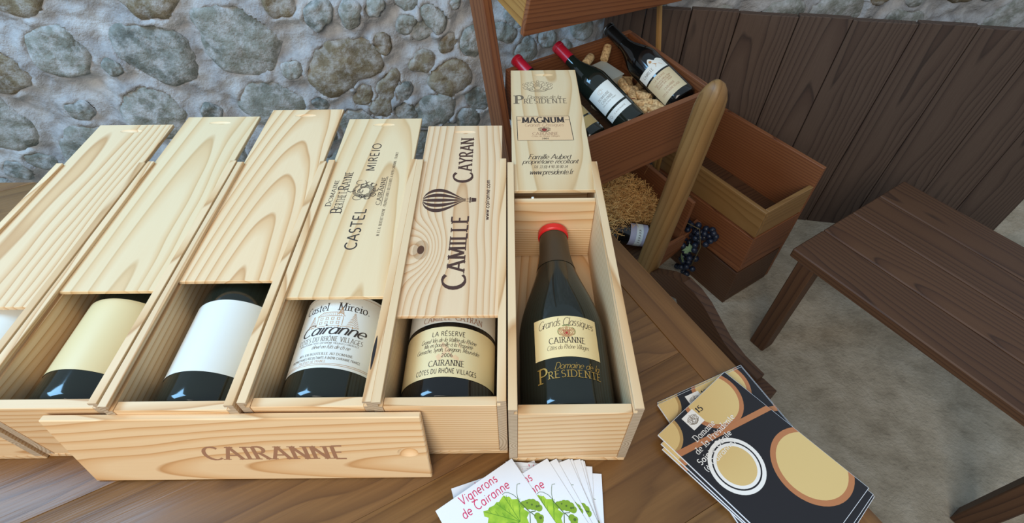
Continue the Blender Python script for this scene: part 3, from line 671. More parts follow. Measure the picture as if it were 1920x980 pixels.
p = Print(); p.poly([(-.0045, .105), (.0045, .105), (.0045, .099), (0, .0955), (-.0045, .099)]); p.build('red_shield', 'ink_red', lb, cm)
p = Print(); p.text('P', -.040, .0335, .012, .0200, 'serif', .13); p.text('RESIDENTE', -.027, .0375, .068, .0095, 'serif', .12); p.text('Domaine de la', -.019, .0490, .058, .0090, 'script', .09); p.build('gold_lettering', 'ink_gold', b, cm)

# -- box of the balloon lid (second)
B2 = (-0.158, 0.264)
box2 = make_box(*B2, 'pine wine box in the middle of the row under a lid with a hot-air balloon', mats=('pine_tight', 'pine', 'pine_tight'))
lid2 = make_lid(box2, .3845-B2[1], .812-B2[1], 'pine_knot', label='knotty pine lid printed with a striped balloon')
fm = turned(lid_map(B2, lid2))
# along the board: u = y, v = -x
p = Print(); p.text('C', .428, .0635, .026, .031, 'serif', .20); p.text('AMILLE', .459, .0655, .112, .0245, 'serif', .20); p.build('lettering', 'ink_brown', lid2, fm)
p = Print(); p.text('C', .650, .0635, .026, .031, 'serif', .20); p.text('AYRAN', .680, .0655, .092, .0225, 'serif', .20)
p.build('lettering', 'ink_brown', lid2, fm)
p = Print(); p.text('www.cairanne.com', .561, .0345, .094, .0068, 'sans', .17); p.build('lettering', 'ink_brown', lid2, fm)
p = Print()                                                        # balloon: round crown to the left of the lid, basket to the right
def bal(t, q):                                                     # t 0..1 from crown to mouth, q -1..1 across
    wd = .0268*(math.sqrt(max(0, 1-((t-.34)/.345)**2)) if t < .34 else (.5+.5*math.cos(PI*min(1, (t-.34)/.70)))**.72)
    wd = max(wd, .003); return (.6065+q*wd, .1385-.067*t)
N_ = 22
for j in range(0, 9, 2):
    q0, q1 = -1+2*j/9-.03, -1+2*(j+1)/9+.03
    p.strip([bal(i/N_, q0) for i in range(N_+1)], [bal(i/N_, q1) for i in range(N_+1)])
p.line([bal(i/N_, 1) for i in range(N_+1)], .0008); p.line([bal(i/N_, -1) for i in range(N_+1)], .0008)
for q in (-.6, 0, .6): p.line([(.6065+q*.006, .070), (.6065+q*.007, .0615)], .0007)
p.poly([(.6015, .0625), (.6115, .0625), (.6105, .055), (.6025, .055)]); p.line([(.6, .0645), (.613, .0645)], .002)
p.build('balloon_print', 'ink_brown', lid2, fm)
b = bottle('wine_bottle', 'dark bottle with gold cream label under the balloon lid', 'bottle', W(-.083, .277, .0695), (0, 1, 0), (.03, 0, 1), .0595, .344, s0=.47, s1=.83, cap='cap_black', cap_from=.74, glass='bottle_dark')
lb = label_patch(b, R, -1.35, 1.35, .0285, .1005, 'label_gold'); l2 = label_patch(b, R, -1.35, 1.35, .1075, .150, 'label_white', 'upper_label')
p = Print(); p.text('LA RÉSERVE', 0, .0865, .043, .0068, 'sans', .12, align='c'); p.text('2006', 0, .0555, .014, .005, 'sans', .12, align='c'); p.text('CAIRANNE', 0, .0435, .045, .0078, 'serif', .13, align='c'); p.text('CÔTES DU RHÔNE VILLAGES', 0, .0335, .078, .0062, 'sans', .13, align='c')
p.text('Grand Vin de la Vallée du Rhône', 0, .0775, .074, .0062, 'script', .1, align='c'); p.text('Mis en bouteille à la Propriété', 0, .0705, .064, .0062, 'script', .1, align='c'); p.text('Grenache, Syrah, Carignan, Mourvèdre', 0, .0635, .084, .0062, 'script', .1, align='c'); p.build('lettering', 'ink', lb, cm)
p = Print(); p.strip([(-.018, .0775), (-.006, .0775), (0, .069), (.012, .079), (.024, .080)], [(-.016, .0745), (-.008, .0715), (-.002, .064), (.016, .069), (.027, .070)]); p.strip([(-.002, .069), (-.012, .059), (-.022, .0505)], [(.003, .065), (-.005, .056), (-.010, .0505)]); p.strip([(.001, .068), (.012, .058), (.02, .052)], [(-.003, .065), (.006, .055), (.012, .0515)]); p.build('watermark_bow', 'ink_peach', lb, cyl_map(R+.0006))
p = Print(); p.text('CAMILLE CAYRAN', .004, .1105, .082, .0085, 'serif', .13, align='c'); p.build('lettering', 'ink_soft', l2, cm)

# -- box of the castle label (first of the three in view)
B1 = (-0.308, 0.265)
box1 = make_box(*B1, 'pine wine box with a dark split in its wall beside the castle label', mats=('pine', 'pine', 'pine_lid'))
lid1 = make_lid(box1, .4165-B1[1], .838-B1[1], 'pine_pale', label='pale plywood lid with a grape emblem and black capitals')
fm = turned(lid_map(B1, lid1))
p = Print(); p.text('CASTEL', .502, .2235, .086, .0165, 'sans', .13); p.text('MIREIO', .682, .2275, .077, .0145, 'sans', .12)
p.text('D', .595, .2805, .009, .0085, 'serif', .14); p.text('OMAINE', .6055, .2805, .054, .0062, 'serif', .13); p.text('B', .579, .2610, .011, .0165, 'serif', .15); p.text('ERTHET-', .591, .2615, .042, .0125, 'serif', .14); p.text('R', .634, .261, .011, .0165, 'serif', .15); p.text('AYNE', .646, .2615, .034, .0125, 'serif', .14)
p.text('CAIRANNE', .597, .2045, .069, .0068, 'serif', .13); p.line([(.595, .2025), (.667, .2025)], .0007); p.text('M. ET A. BERTHET-RAYNE - PROPRIETAIRES RECOLTANTS A 84290 CAIRANNE - FRANCE', .529, .1945, .204, .0040, 'serif', .14)
for i in range(7): p.line(arc(.632, .235-.001, .017-.0016*i, .019-.0018*i, 40*i, 40*i+250), .0009)
for q in range(16): an = q*.8; p.line(arc(.632+.017*math.cos(an), .229+.012*math.sin(an), .0042, .0042, 0, 300), .0008)
p.line([(.632, .249), (.628, .256), (.631, .262)], .0016)
p.line(arc(.652, .243, .006, .008, 0, 320), .001); p.line(arc(.615, .243, .006, .007, 0, 320), .001)
p.build('lettering', 'ink', lid1, fm)
p = Print(); V_, F_ = [], []
pts = [(-.1658, y) for y in (.352, .346, .335, .322, .311, .305)]; ws = [.0006, .0022, .0038, .0036, .0022, .0005]; ribbon(pts, ws, V_, F_); p.add(V_, F_)
wallR = [c_ for c_ in box1.children if c_.name.startswith('side_wall')][1]
p.build('dark_split', 'black', wallR, lambda u, v: (-(u-(B1[0]+BW-BT/2)), -(v-(B1[1]+BL/2)), BH/2+.0002), 'blackened split')
b = bottle('wine_bottle', 'dark bottle with white castle label in the box with the split wall', 'bottle', W(-.233, .278, .0695), (0, 1, 0), (-.0, 0, 1), .0595, .344, s0=.5, s1=.83, cap='cap_black', cap_from=.74)
lb = label_patch(b, R, -1.3, 1.3, .0415, .155, 'label_white')
p = Print(); p.text('Castel', -.047, .1275, .036, .0125, 'serif', .13, arch=.0); p.text('Mireio.', .003, .1275, .042, .0125, 'serif', .13, arch=.0)
p.text('Cairanne', 0, .090, .088, .0165, 'script', .13, align='c'); p.build('lettering', 'ink', lb, cm)
p = Print(); p.text('CÔTES DU RHÔNE VILLAGES', 0, .0795, .088, .0068, 'serif', .12, align='c'); p.text('APPELLATION CÔTES DU RHÔNE VILLAGES CONTROLEE', 0, .0755, .080, .0022, 'serif', .13, align='c'); p.text('élevé en fûts de chêne', .005, .0685, .048, .006, 'script', .09, align='c'); p.text('MIS EN BOUTEILLE AU DOMAINE', 0, .0595, .070, .0032, 'serif', .12, align='c'); p.text('PROPRIETAIRES RÉCOLTANTS À 84290 CAIRANNE FRANCE', 0, .0535, .092, .0032, 'sans', .13, align='c')
p.build('lettering', 'ink_grey', lb, cm)
p = Print(); ext_ = 1.28*R
for v in (.0455, .0475, .151): p = Print(); p.line([(-ext_, v), (ext_, v)], .0005); p.build('border_line', 'ink_ochre', lb, cm)
p = Print()
p.text('PRODUIT DE FRANCE', -.014, .0488, .036, .003, 'serif', .1, align='c'); p.build('lettering', 'ink_ochre', lb, cm)
p = Print()                                                        # the house and its firs
p.line([(-.022, .104), (-.022, .1185), (.012, .1185), (.012, .104)], .0006); p.line([(-.024, .1185), (-.016, .1245), (.007, .1245), (.014, .1185)], .0006)
for q in range(12): p.line([(-.022+q*.0028, .1188), (-.0165+q*.0021, .1243)], .0003)
for r_ in (.106, .1125):
    for q in range(4): p.line([(-.018+q*.0075, r_), (-.018+q*.0075, r_+.0036), (-.0148+q*.0075, r_+.0036), (-.0148+q*.0075, r_), (-.018+q*.0075, r_)], .0007)
for cx_, sz in ((.026, 1.0), (-.029, .8), (.008, .5)):
    for q in range(8):
        yy = .1035+q*.0027*sz+(.018 if sz == .5 else 0); hw = (.0085-q*.001)*sz; p.line([(cx_-hw, yy), (cx_-hw*.4, yy+.0012), (cx_, yy+.0032*sz), (cx_+hw*.4, yy+.0012), (cx_+hw, yy)], .0006)
    p.line([(cx_, .101), (cx_, .104)], .001)
for q in range(9): p.line(arc(-.03+q*.0075, .1015, .004, .0012, 0, 180), .0005)
p.build('house_print', 'ink_ochre', lb, cm)

# -- the boxes that continue the row to the left
extra = [(-0.461, 0.262, .446, .872, 'pine_lid', 'pine wine box just left of the castle label box, half cut by the picture'),
         (-0.614, 0.266, .430, .850, 'pine_pale', 'pine wine box fifth from the right end of the row, blank lid'),
         (-0.767, 0.263, .405, .826, 'pine_lid', 'pine wine box at the far left end of the row')]
for x, y, a_, c_, mt, lab in extra:
    bx = make_box(x, y, lab, mats=('pine', 'pine_tight', 'pine')); make_lid(bx, a_-y, c_-y, mt)
    b = bottle('wine_bottle', {-.461: 'dark bottle with blank white label in the fourth box from the right', -.614: 'dark bottle with blank cream label in the fifth box from the right', -.767: 'dark bottle with blank white label in the farthest left box'}[x], 'bottle', W(x+.075, y+.0128, .0695), (0, 1, 0), (0, 0, 1), .0595, .344, s0=.5, s1=.83, cap='cap_black', cap_from=.74)
    label_patch(b, R, -1.3, 1.3, .042, .15, 'label_gold' if x == -.614 else 'label_white')

# -- the loose lid propped against the fronts
lean = math.atan2(.0215, .128)
ll = link('loose_lid', bm_mesh('loose_lid', box_bm(.1300, .430, .0085, .0012)), 'pine_lid')
tag(ll, 'loose pine lid with burnt capitals and a round dimple, leaning on the box fronts', 'lid')
#   its own X runs up the lean, its own Y (grain) along the row
ux = Vector((0, math.sin(lean), math.cos(lean))); uy = Vector((-1, 0, 0)); uz = ux.cross(uy)
cut(ll, ellipsoid_mesh(.0105, .0140, .0085), (-.006, -.215+.023, .0085/2+.0035))
mm = Matrix((ux, uy, uz)).transposed().to_4x4(); ll.location = W(-.105-.215, .2330, 0)+ux*.065-uz*.00425+Vector((0, 0, .0015)); ll.rotation_euler = mm.to_euler()
p = Print(); p.text('CAIRANNE', -.160, -.002, .172, .0275, 'serif', .19)
p.build('lettering', 'ink_soft', ll, lambda u, v: (v-.016, -u-.105+.0 , .00425+.00015))

# ================================================================== leaflets
def leaflet(name, label, TR, ang, z, group=None, printed=True, back=False):
    w_, h_ = .112, .21; c_, s_ = math.cos(math.radians(ang)), math.sin(math.radians(ang)); e1 = Vector((c_, s_, 0)); e2 = Vector((s_, -c_, 0))
    t = link(name, bm_mesh(name, box_bm(w_, h_, .0007, 0)), 'leaflet'); tag(t, label, 'leaflet', group)
    tl = W(TR[0], TR[1], z)-e1*w_; t.location = tl+e1*w_/2+e2*h_/2; t.rotation_euler = (0, 0, math.radians(ang))
    if not printed: return t
    fm = lambda u, v: (u-w_/2, h_/2-v, .00035+.00012)
    fl = lambda d: (lambda u, v: (u-w_/2, h_/2-(-v), .00035+d))
    p = Print(); p.text('Vignerons', .030, -.0135, .052, .0115, 'sans', .11); p.text('de Cairanne', .0245, -.0285, .066, .0115, 'sans', .11); p.build('lettering', 'ink_pink', t, fl(.00012))
    lf = [(.0475, .0333), (.0535, .0355), (.0555, .0338), (.0622, .0350), (.0665, .0335), (.0690, .0352), (.0778, .0318), (.0800, .0355), (.0830, .0368), (.0838, .0415), (.0905, .0455), (.0888, .0495), (.0925, .0545), (.0895, .0590), (.0928, .0660), (.0870, .0690), (.0855, .0760), (.0800, .0800), (.0740, .0900), (.0690, .0880), (.0640, .0930), (.0610, .0850), (.0560, .0820), (.0570, .0760), (.0500, .0720), (.0525, .0660), (.0470, .0600), (.0500, .0540), (.0445, .0480), (.0490, .0430), (.0455, .0390)]
    ctr = (.078, .068); p = Print(); base = [(u, -v) for u, v in lf]; p.add(base+[(ctr[0], -ctr[1])], [(i, (i+1) % len(base), len(base)) for i in range(len(base))]); p.build('vine_leaf', 'leaf_print', t, fl(.00010))
    p = Print()
    for u, v in ((.0485, .0345), (.0655, .0350), (.0778, .0335), (.0905, .0465), (.0500, .0545), (.0505, .066)):
        p.line([ctr if False else (ctr[0], -ctr[1]), (u, -v)], .0006)
        for f in (.4, .6, .8): bx_, by_ = ctr[0]+(u-ctr[0])*f, ctr[1]+(v-ctr[1])*f; p.line([(bx_, -by_), (bx_+(u-ctr[0])*.12+.003*(1 if v < .05 else 0), -(by_+(v-ctr[1])*.2))], .0004)
    p.build('leaf_vein', 'leaf_vein', t, fl(.00018))
    p = Print(); rr = random.Random(3)
    for (u, v, q) in ((.0925, .0545, .0042), (.096, .0555, .004), (.0995, .057, .0045), (.1030, .059, .0042), (.1050, .0635, .0045), (.1055, .0685, .0042), (.1000, .0625, .0042), (.0960, .0600, .0035), (.1030, .0655, .004), (.0985, .075, .0042), (.0985, .080, .0045), (.0955, .084, .004), (.1010, .0785, .0035)): p.disc(u, -v, q, None, 0, 360, 14)
    p.build('grape_flowers', 'grape_print', t, fl(.00012))
    p = Print()
    for (u, v, q) in ((.1005, .0605, .0012), (.1042, .0655, .0014), (.1005, .0785, .0018), (.1065, .0665, .0012), (.0970, .0555, .0010)): p.disc(u, -v, q, None, 0, 360, 12)
    p.line([(.0895, -.0465), (.0935, -.066), (.0880, -.0745), (.0800, -.0850)], .0010); p.line([(.0935, -.066), (.1000, -.0690)], .0009); p.line([(.094, -.066), (.0965, -.0735)], .0009)
    p.build('grape_stalk', 'grape_dark', t, fl(.0002))
    p = Print(); p.line([(.1030, -.0319), (.0995, -.0305), (.0966, -.0338), (.0930, -.0390), (.0910, -.0440), (.0905, -.0470)], .0006); p.line([(.0772, -.0304), (.0810, -.0300), (.0847, -.0325), (.0885, -.0385), (.0905, -.0460)], .0006); p.build('tendril', 'grape_dark', t, fl(.00016))
    return t
LF = [((.0268, .2538), 18, 'bottom'), ((.0617, .2551), 14, ''), ((.112, .235), -4, ''), ((.101, .244), -4, ''), ((.092, .251), 5, ''), ((.090, .252), 8, ''), ((.086, .253), 11, ''), ((.076, .253), 15, ''), ((.072, .253), 20, ''), ((.055, .253), 26, ''), ((.043, .253), 30, ''), ((-.003, .253), 34, '')]
names = ['lowest white leaflet, its corner sticking out left of the fan', 'white leaflet second from the bottom of the fan, edge showing at left',
 'white leaflet whose rounded corner sticks out farthest right of the fan', 'white leaflet showing a blank top strip and cut letters behind the fan', 'plain edged white leaflet fifth up in the fan, upright',
 'white leaflet sixth up in the fan, a sliver at the right', 'white leaflet seventh up in the fan, a sliver at the right', 'white leaflet fifth from the top, narrow sliver with a bit of leaf',
 'white leaflet fourth from the top, showing a bit of green leaf', 'white leaflet third from the top, showing a leaf fragment', 'white leaflet second from the top, grape flower fully visible', 'topmost white leaflet, both lines of raspberry lettering readable']
for i, ((x, y), a_, _) in enumerate(LF):
    leaflet('leaflet', names[i], (x, y), a_, .0008+i*.00085, 'white vine leaflets fanned on the table')

# ================================================================== booklets
def booklet(label, TL, ang, z, thick=.0022):
    w_, h_ = .148, .21; c_, s_ = math.cos(math.radians(ang)), math.sin(math.radians(ang)); e1 = Vector((c_, s_, 0)); e2 = Vector((s_, -c_, 0))
    t = link('booklet', bm_mesh('booklet', box_bm(w_, h_, thick, .0002)), 'leaflet'); tag(t, label, 'booklet', 'barrel cover booklets on the table')
    t.location = W(TL[0], TL[1], z+thick/2)+e1*w_/2+e2*h_/2; t.rotation_euler = (0, 0, math.radians(ang))
    fl = lambda d: (lambda u, v: (u-w_/2, h_/2+v, thick/2+d)); I = lambda pts: [(u, -v) for u, v in pts]
    m_ = .0006
    p = Print(); p.poly(I([(m_, m_), (w_-m_, m_), (w_-m_, h_-m_), (m_, h_-m_)])); p.build('cover', 'ink_night', t, fl(.0001))
    def barrel(cx, cy, r, mat, rim, lift=0):
        def clipped(r_): 
            q = [Vector((cx+r_*math.cos(2*PI*i/48), cy+r_*math.sin(2*PI*i/48))) for i in range(48)]
            for pt, nn in (((m_, 0), (-1, 0)), ((0, m_), (0, -1)), ((w_-m_, 0), (1, 0)), ((0, h_-m_), (0, 1))): q = clip_poly(q, Vector(pt), Vector(nn))
            return I([(v.x, v.y) for v in q])
        P1 = Print(); P1.poly(clipped(r)); P1.build('barrel_print', rim, t, fl(.00018+lift)); P1 = Print(); P1.poly(clipped(r*.86)); P1.build('barrel_print', mat, t, fl(.00026+lift))
    barrel(.002, .001, .031, 'ink_cream', 'ink_creamdark'); barrel(.098, .014, .043, 'ink_cream', 'ink_orange'); barrel(.046, .090, .036, 'ink_night', 'ink_white'); barrel(.046, .090, .029, 'ink_cream', 'ink_white', .0001); barrel(.12, .15, .05, 'ink_cream', 'ink_orange')
    p = Print(); p.poly(I([(m_, .0295), (.056, .0445), (.148-m_, .068), (.148-m_, .076), (.05, .0505), (m_, .038)])); p.build('plank_print', 'ink_orange', t, fl(.00034))
    p = Print(); p.poly(I([(.042, .006), (.0646, .006), (.0646, .0272), (.042, .0272)])); p.build('crest_panel', 'ink_white', t, fl(.00040))
    p = Print(); crest(p, .0533, -.0170, .0088, .0006); p.build('crest_print', 'ink_grey', t, fl(.00048))
    p = Print(); p.text('15', .0665, -.0155, .010, .0075, 'bold', .2, rot=-.1); p.build('lettering', 'ink_night', t, fl(.00048))
    p = Print(); p.text('Domaine', .0320, -.0395, .040, .0085, 'serif', .13); p.text('de la Présidente', .0195, -.0510, .080, .0085, 'serif', .13); p.text('Sainte Cécile', .0110, -.0615, .066, .0075, 'sans', .14); p.text('(à Cairanne)', .0105, -.0715, .060, .0070, 'sans', .12)
    p.build('lettering', 'ink_white', t, fl(.00048))
    return t
BK = [((.2030, .3330), 23.4, 'lowest booklet at the back, its white edge showing along the top'), ((.2015, .3285), 23.4, 'barrel booklet at the back of the pile, partly under the others'), ((.1945, .2640), 41.0, 'barrel booklet slipped out below the front ones'), ((.1935, .2700), 40.0, 'second barrel booklet from the top, slipped slightly forward'), ((.1910, .2810), 39.0, 'topmost barrel booklet with the white crest square')]
for i, (tl, a_, lab) in enumerate(BK): booklet(lab, tl, a_, .0004+i*.0028)

# ================================================================== the rack behind the table
P0 = Vector((-.012, 1.225, TZ)); PHI = .56
def rk(s, t, z): return P0+Vector((math.cos(PHI), math.sin(PHI), 0))*s+Vector((math.sin(PHI), -math.cos(PHI), 0))*t+Vector((0, 0, z))
def rdir(s, t, z): return rk(s, t, z)-P0
rack = thing('display_rack', 'brown wooden rack of stepped trays for bottles behind the table', 'rack', (P0.x, P0.y, 0), (0, 0, PHI))
def rl(s, t, z): return Vector((s, -t, TZ+z))
def tray(s, t, z, La, D, tilt, roll, hf, hs, floor_d, mats, hb=None, drop=0):
    """tray hung by its back-left rim corner (rack coordinates), tipped forward"""
    bt = .014; hb = hb or hs
    f = link('tray', bm_mesh('tray', box_bm(D-2*bt, La-2*bt, .008, .0005)), mats[0], rack); 
    m = Matrix.Translation(rl(s, t, z)) @ Matrix.Rotation(roll, 4, 'Y') @ Matrix.Rotation(tilt, 4, 'X')
    fm_ = m @ Matrix.Translation((La/2, -D/2, -floor_d)) @ Matrix.Rotation(-PI/2, 4, 'Z'); set_local(f, fm_); inv = fm_.inverted()
    def bd(nm, size, mat, c_, along):
        o = board(nm, size, mat, f, (0, 0, 0), along, .0012); set_local(o, inv @ m @ Matrix.Translation(c_) @ (Matrix.Rotation(-PI/2, 4, 'Z') if along == 'x' else Matrix.Identity(4)))
    bd('back_board', (La, bt, hb), mats[1], (La/2, -bt/2, -hb/2), 'x'); bd('front_board', (La, bt, hf), mats[1], (La/2, -D+bt/2, -hf/2-drop), 'x')
    bd('side_board', (bt, D-2*bt, hs), mats[2], (bt/2, -D/2, -hs/2), 'y'); bd('side_board', (bt, D-2*bt, hs), mats[1], (La-bt/2, -D/2, -hs/2), 'y')
    return f
tray(0, 0, .039, .412, .332, .082, 0, .168, .135, .122, ('dark_wood', 'rack', 'rack'))
tray(0, -.205, .345, .50, .335, .225, .058, .115, .100, .090, ('dark_wood', 'rack', 'rack_light'))
tray(.085, .050, -.335, .358, .325, .05, 0, .05, .19, .178, ('dark_wood', 'rack', 'rack'), drop=.145)
beam('leg', rl(-.032, .197, -.75), rl(-.036, -.236, .90), .024, .068, 'rack', rack, up=(0, -1, 0))
beam('leg', rl(.52, .20, -.75), rl(.53, -.10, .42), .012, .014, 'rack_light', rack, up=(0, -1, 0))
beam('leg', rl(.200, .409, -.75), rl(.200, .475, .165), .052, .056, 'leg', rack, up=(0, -1, 0), round_=1)
beam('rail', rl(.25, .337, -.640), rl(.545, .337, -.520), .022, .060, 'rack', rack)
beam('upright', rl(.50, .145, -.40), rl(.50, .145, -.26), .012, .012, 'rack_light', rack, up=(0, 1, 0))
# arched side stretcher running forward from the front leg, scalloped below
top_pts = [(.405, -.452), (.455, -.418), (.518, -.372), (.566, -.353), (.605, -.357), (.643, -.371), (.685, -.398), (.73, -.425), (.78, -.440), (.84, -.444)]
bot_pts = [(.405, -.500), (.455, -.482), (.490, -.464), (.518, -.449), (.545, -.434), (.562, -.426), (.571, -.440), (.580, -.452), (.608, -.460), (.634, -.464), (.648, -.456), (.658, -.452), (.672, -.466), (.690, -.490), (.73, -.512), (.84, -.530)]
def arch_mesh():
    pr = top_pts+bot_pts[::-1]; n = len(pr); V = []
    for s_ in (.185, .213):
        for t_, z_ in pr: V.append(rl(s_, t_, z_))
    bm = bmesh.new(); vs_ = [bm.verts.new(v) for v in V]; bm.faces.new(vs_[:n]); bm.faces.new(vs_[n:][::-1])
    for i in range(n): bm.faces.new((vs_[i], vs_[(i+1) % n], vs_[n+(i+1) % n], vs_[n+i]))
    bmesh.ops.recalc_face_normals(bm, faces=bm.faces); return bm_mesh('curved_stretcher', bm)
link('curved_stretcher', arch_mesh(), 'dark_wood', rack)
beam('leg', rl(.20, .860, -.75), rl(.20, .860, -.47), .045, .045, 'dark_wood', rack, up=(0, 1, 0))

# -- bottles lying in the middle tray
def rack_bottle(label, base, neck, face, r=.0395, h=.298, **kw):
    b_, n_ = rk(*base), rk(*neck); return bottle('wine_bottle', label, 'bottle', b_, n_-b_, face, r, h, group='bottles lying in the middle tray', **kw)
view = Vector((-.35, -.85, .62))
b = rack_bottle('red capped bottle with ochre label at the left end of the tray', (.088, .262, -.058), (.034, -.030, .058), view, cap='cap_red', cap_from=.82)
r_ = .0395; label_patch(b, r_, -1.4, 1.4, .024, .050, 'label_ochre'); label_patch(b, r_, -1.4, 1.4, .055, .11, 'label_ochre', 'upper_label')
b = rack_bottle('red capped bottle with white label in the middle of the tray', (.212, .268, -.056), (.157, -.018, .062), view, cap='cap_red', cap_from=.82)
lb = label_patch(b, r_, -.95, .95, .064, .126, 'label_white'); l2 = label_patch(b, r_, -.95, .95, .038, .058, 'label_white', 'lower_label'); cm2 = cyl_map(r_+.0006)
p = Print(); p.text('DOMAINE', -.002, .096, .036, .0062, 'serif', .12, align='c'); p.text('CAIRANNE', 0, .0855, .036, .0070, 'serif', .12, align='c'); p.text('Côtes du Rhône Villages', 0, .079, .044, .0038, 'serif', .12, align='c'); p.build('lettering', 'ink_grey', lb, cm2)
p = Print(); p.line(arc(0, .112, .008, .006, 0, 300), .0005); p.line(arc(0, .112, .004, .004, 0, 360), .0005); p.build('crest_print', 'ink_ochre', lb, cm2)
p = Print(); p.line(arc(-.024, .048, .0032, .0032, 0, 360), .0007); p.text('CAIRANNE', .006, .046, .036, .0038, 'sans', .1, align='c'); p.build('lettering', 'ink_grey', l2, cm2)
b = rack_bottle('all black capped bottle with cream and white label by the right side', (.3545, .285, -.028), (.332, -.002, .061), view, .0425, .302, cap='cap_black', cap_from=.78, glass='bottle_dark')
r3 = .0425; v_, f_ = lathe([(r3*.41, .2965), (r3*.41, .2995)], 32, False); link('silver_rim', mesh('silver_rim', v_, f_), 'silver', b, smooth='all')
lb = label_patch(b, r3, -.98, .98, .018, .086, 'label_tan'); l2 = label_patch(b, r3, -.98, .98, .091, .118, 'label_white', 'upper_label', top=lambda u: .016*max(0, 1-((u-.010)/.010)**2)+(.007*max(0, 1-((u-.028)/.011)**2))); cm2 = cyl_map(r3+.0007)
p = Print(); p.text('CAMILLE', -.030, .102, .034, .0075, 'serif', .13); p.build('lettering', 'ink_grey', l2, cm2)
p = Print(); p.disc(.010, .124, .0038); p.strip([(.010, .118), (.018, .112), (.026, .108)], [(.016, .110), (.012, .104), (.030, .100)]); p.build('balloon_print', 'ink_ochre', l2, cm2)
p = Print(); p.text('LA RÉSERVE', 0, .0745, .034, .0050, 'sans', .12, align='c'); p.text('Grand Vin de la Vallée du Rhône', 0, .0655, .050, .0048, 'script', .11, align='c'); p.text('Mis en bouteille à la Propriété', 0, .060, .044, .0048, 'script', .11, align='c'); p.text('Grenache, Syrah, Carignan', 0, .0545, .046, .0048, 'script', .11, align='c'); p.text('CAIRANNE', .004, .0405, .032, .0058, 'serif', .13, align='c'); p.text('CÔTES DU RHÔNE VILLAGES', 0, .031, .056, .0050, 'sans', .13, align='c'); p.build('lettering', 'ink_soft', lb, cm2)

# -- corks between the bottles
def cork_mesh():
    V, Fc = lathe([(.0098, -.0225), (.0112, -.0212), (.0115, -.012), (.0115, .012), (.0112, .0212), (.0098, .0225)], 16); return mesh('cork', V, Fc)
CM = cork_mesh(); CM.materials.append(M['cork']); CM.materials.append(M['cork_end']); 
for pl in CM.polygons: pl.use_smooth = len(pl.vertices) == 4; pl.material_index = 1 if len(pl.vertices) > 4 else 0
CM.materials[1] = M['cork']
CM2 = CM.copy(); CM2.materials[1] = M['cork_end']
rc = random.Random(5); pos = []
def cork(label, loc, rot, me=None):
    o = bpy.data.objects.new('cork', me or CM); C.objects.link(o); o.location = loc; o.rotation_euler = rot; tag(o, label, 'cork', 'loose corks in the middle tray'); return o
spots = []
tr = 0
while len(spots) < 80 and tr < 12000:
    tr += 1; t_ = rc.uniform(.05, .284); lay = rc.random()
    mid = .212-.055*(.268-t_)/.286; rt_ = .355-.022*(.285-t_)/.286
    lo, hi = mid+.030+.010*(lay > .5), (rt_-.044 if lay > .45 else .372)
    s_ = rc.uniform(lo, hi); floor_z = .039-.082*t_-.118
    z_ = floor_z+.0125+(.023 if lay > .45 else 0)+(.021 if lay > .8 else 0)
    if t_ < .125 and s_ < .306: continue
    if all((s_-a_)**2+(t_-b_)**2+(z_-c_)**2 > .0245**2 for a_, b_, c_ in spots): spots.append((s_, t_, z_))
for (s_, t_, z_) in spots:
    stained = rc.random() > .6; top_ = z_-(.039-.082*t_-.118) > .03
    where = 'near the front board' if t_ > .21 else ('by the plastic box' if t_ < .14 else 'midway along the tray'); side_ = 'the middle bottle' if s_ < .27 else 'the right bottle'
    cork(('wine-stained cork ' if stained else 'pale cork ')+('high in the heap ' if top_ else 'low in the heap ')+where+', nearer '+side_, rk(s_, t_, z_), (PI/2+rc.uniform(-.3, .3), rc.uniform(-.3, .3), rc.uniform(0, PI)), CM2 if stained else CM)
gl = thing('plastic_box', 'small clear plastic box of corks at the back of the middle tray', 'box', rk(.262, .075, -.055), (.1, 0, PHI+.12))
def open_box(sx, sy, h_, th):
    bm = bmesh.new()
    def bx(cx, cy, cz, a_, b_, c_):
        r = bmesh.ops.create_cube(bm, size=1.0); bmesh.ops.scale(bm, vec=(a_, b_, c_), verts=r['verts']); bmesh.ops.translate(bm, vec=(cx, cy, cz), verts=r['verts'])
    bx(0, 0, th/2, sx, sy, th)
    for q in (-1, 1): bx(q*(sx/2-th/2), 0, h_/2+th/2, th, sy, h_-th); bx(0, q*(sy/2-th/2), h_/2+th/2, sx-2*th, th, h_-th)
    return bm_mesh('body', bm)
link('body', open_box(.070, .075, .045, .003), 'clear', gl); link('lid', bm_mesh('lid', box_bm(.074, .079, .003, .0005)), 'clear', gl, (0, 0, .0468))
loc0 = Vector(gl.location); 
cork('cork lying on the lid of the clear plastic box, nearest the middle bottle', rk(.232, .045, .016), (PI/2, 0, PHI-1.0))
cork('cork standing behind the clear plastic box against the back board', rk(.305, .032, .012), (PI/2+.5, 0, PHI-.9))
cork('cork inside the clear plastic box, upper one', rk(.252, .072, -.035), (PI/2, 0, PHI+.5)); cork('cork inside the clear plastic box, lower one', rk(.268, .092, -.034), (PI/2, 0, PHI+.3))

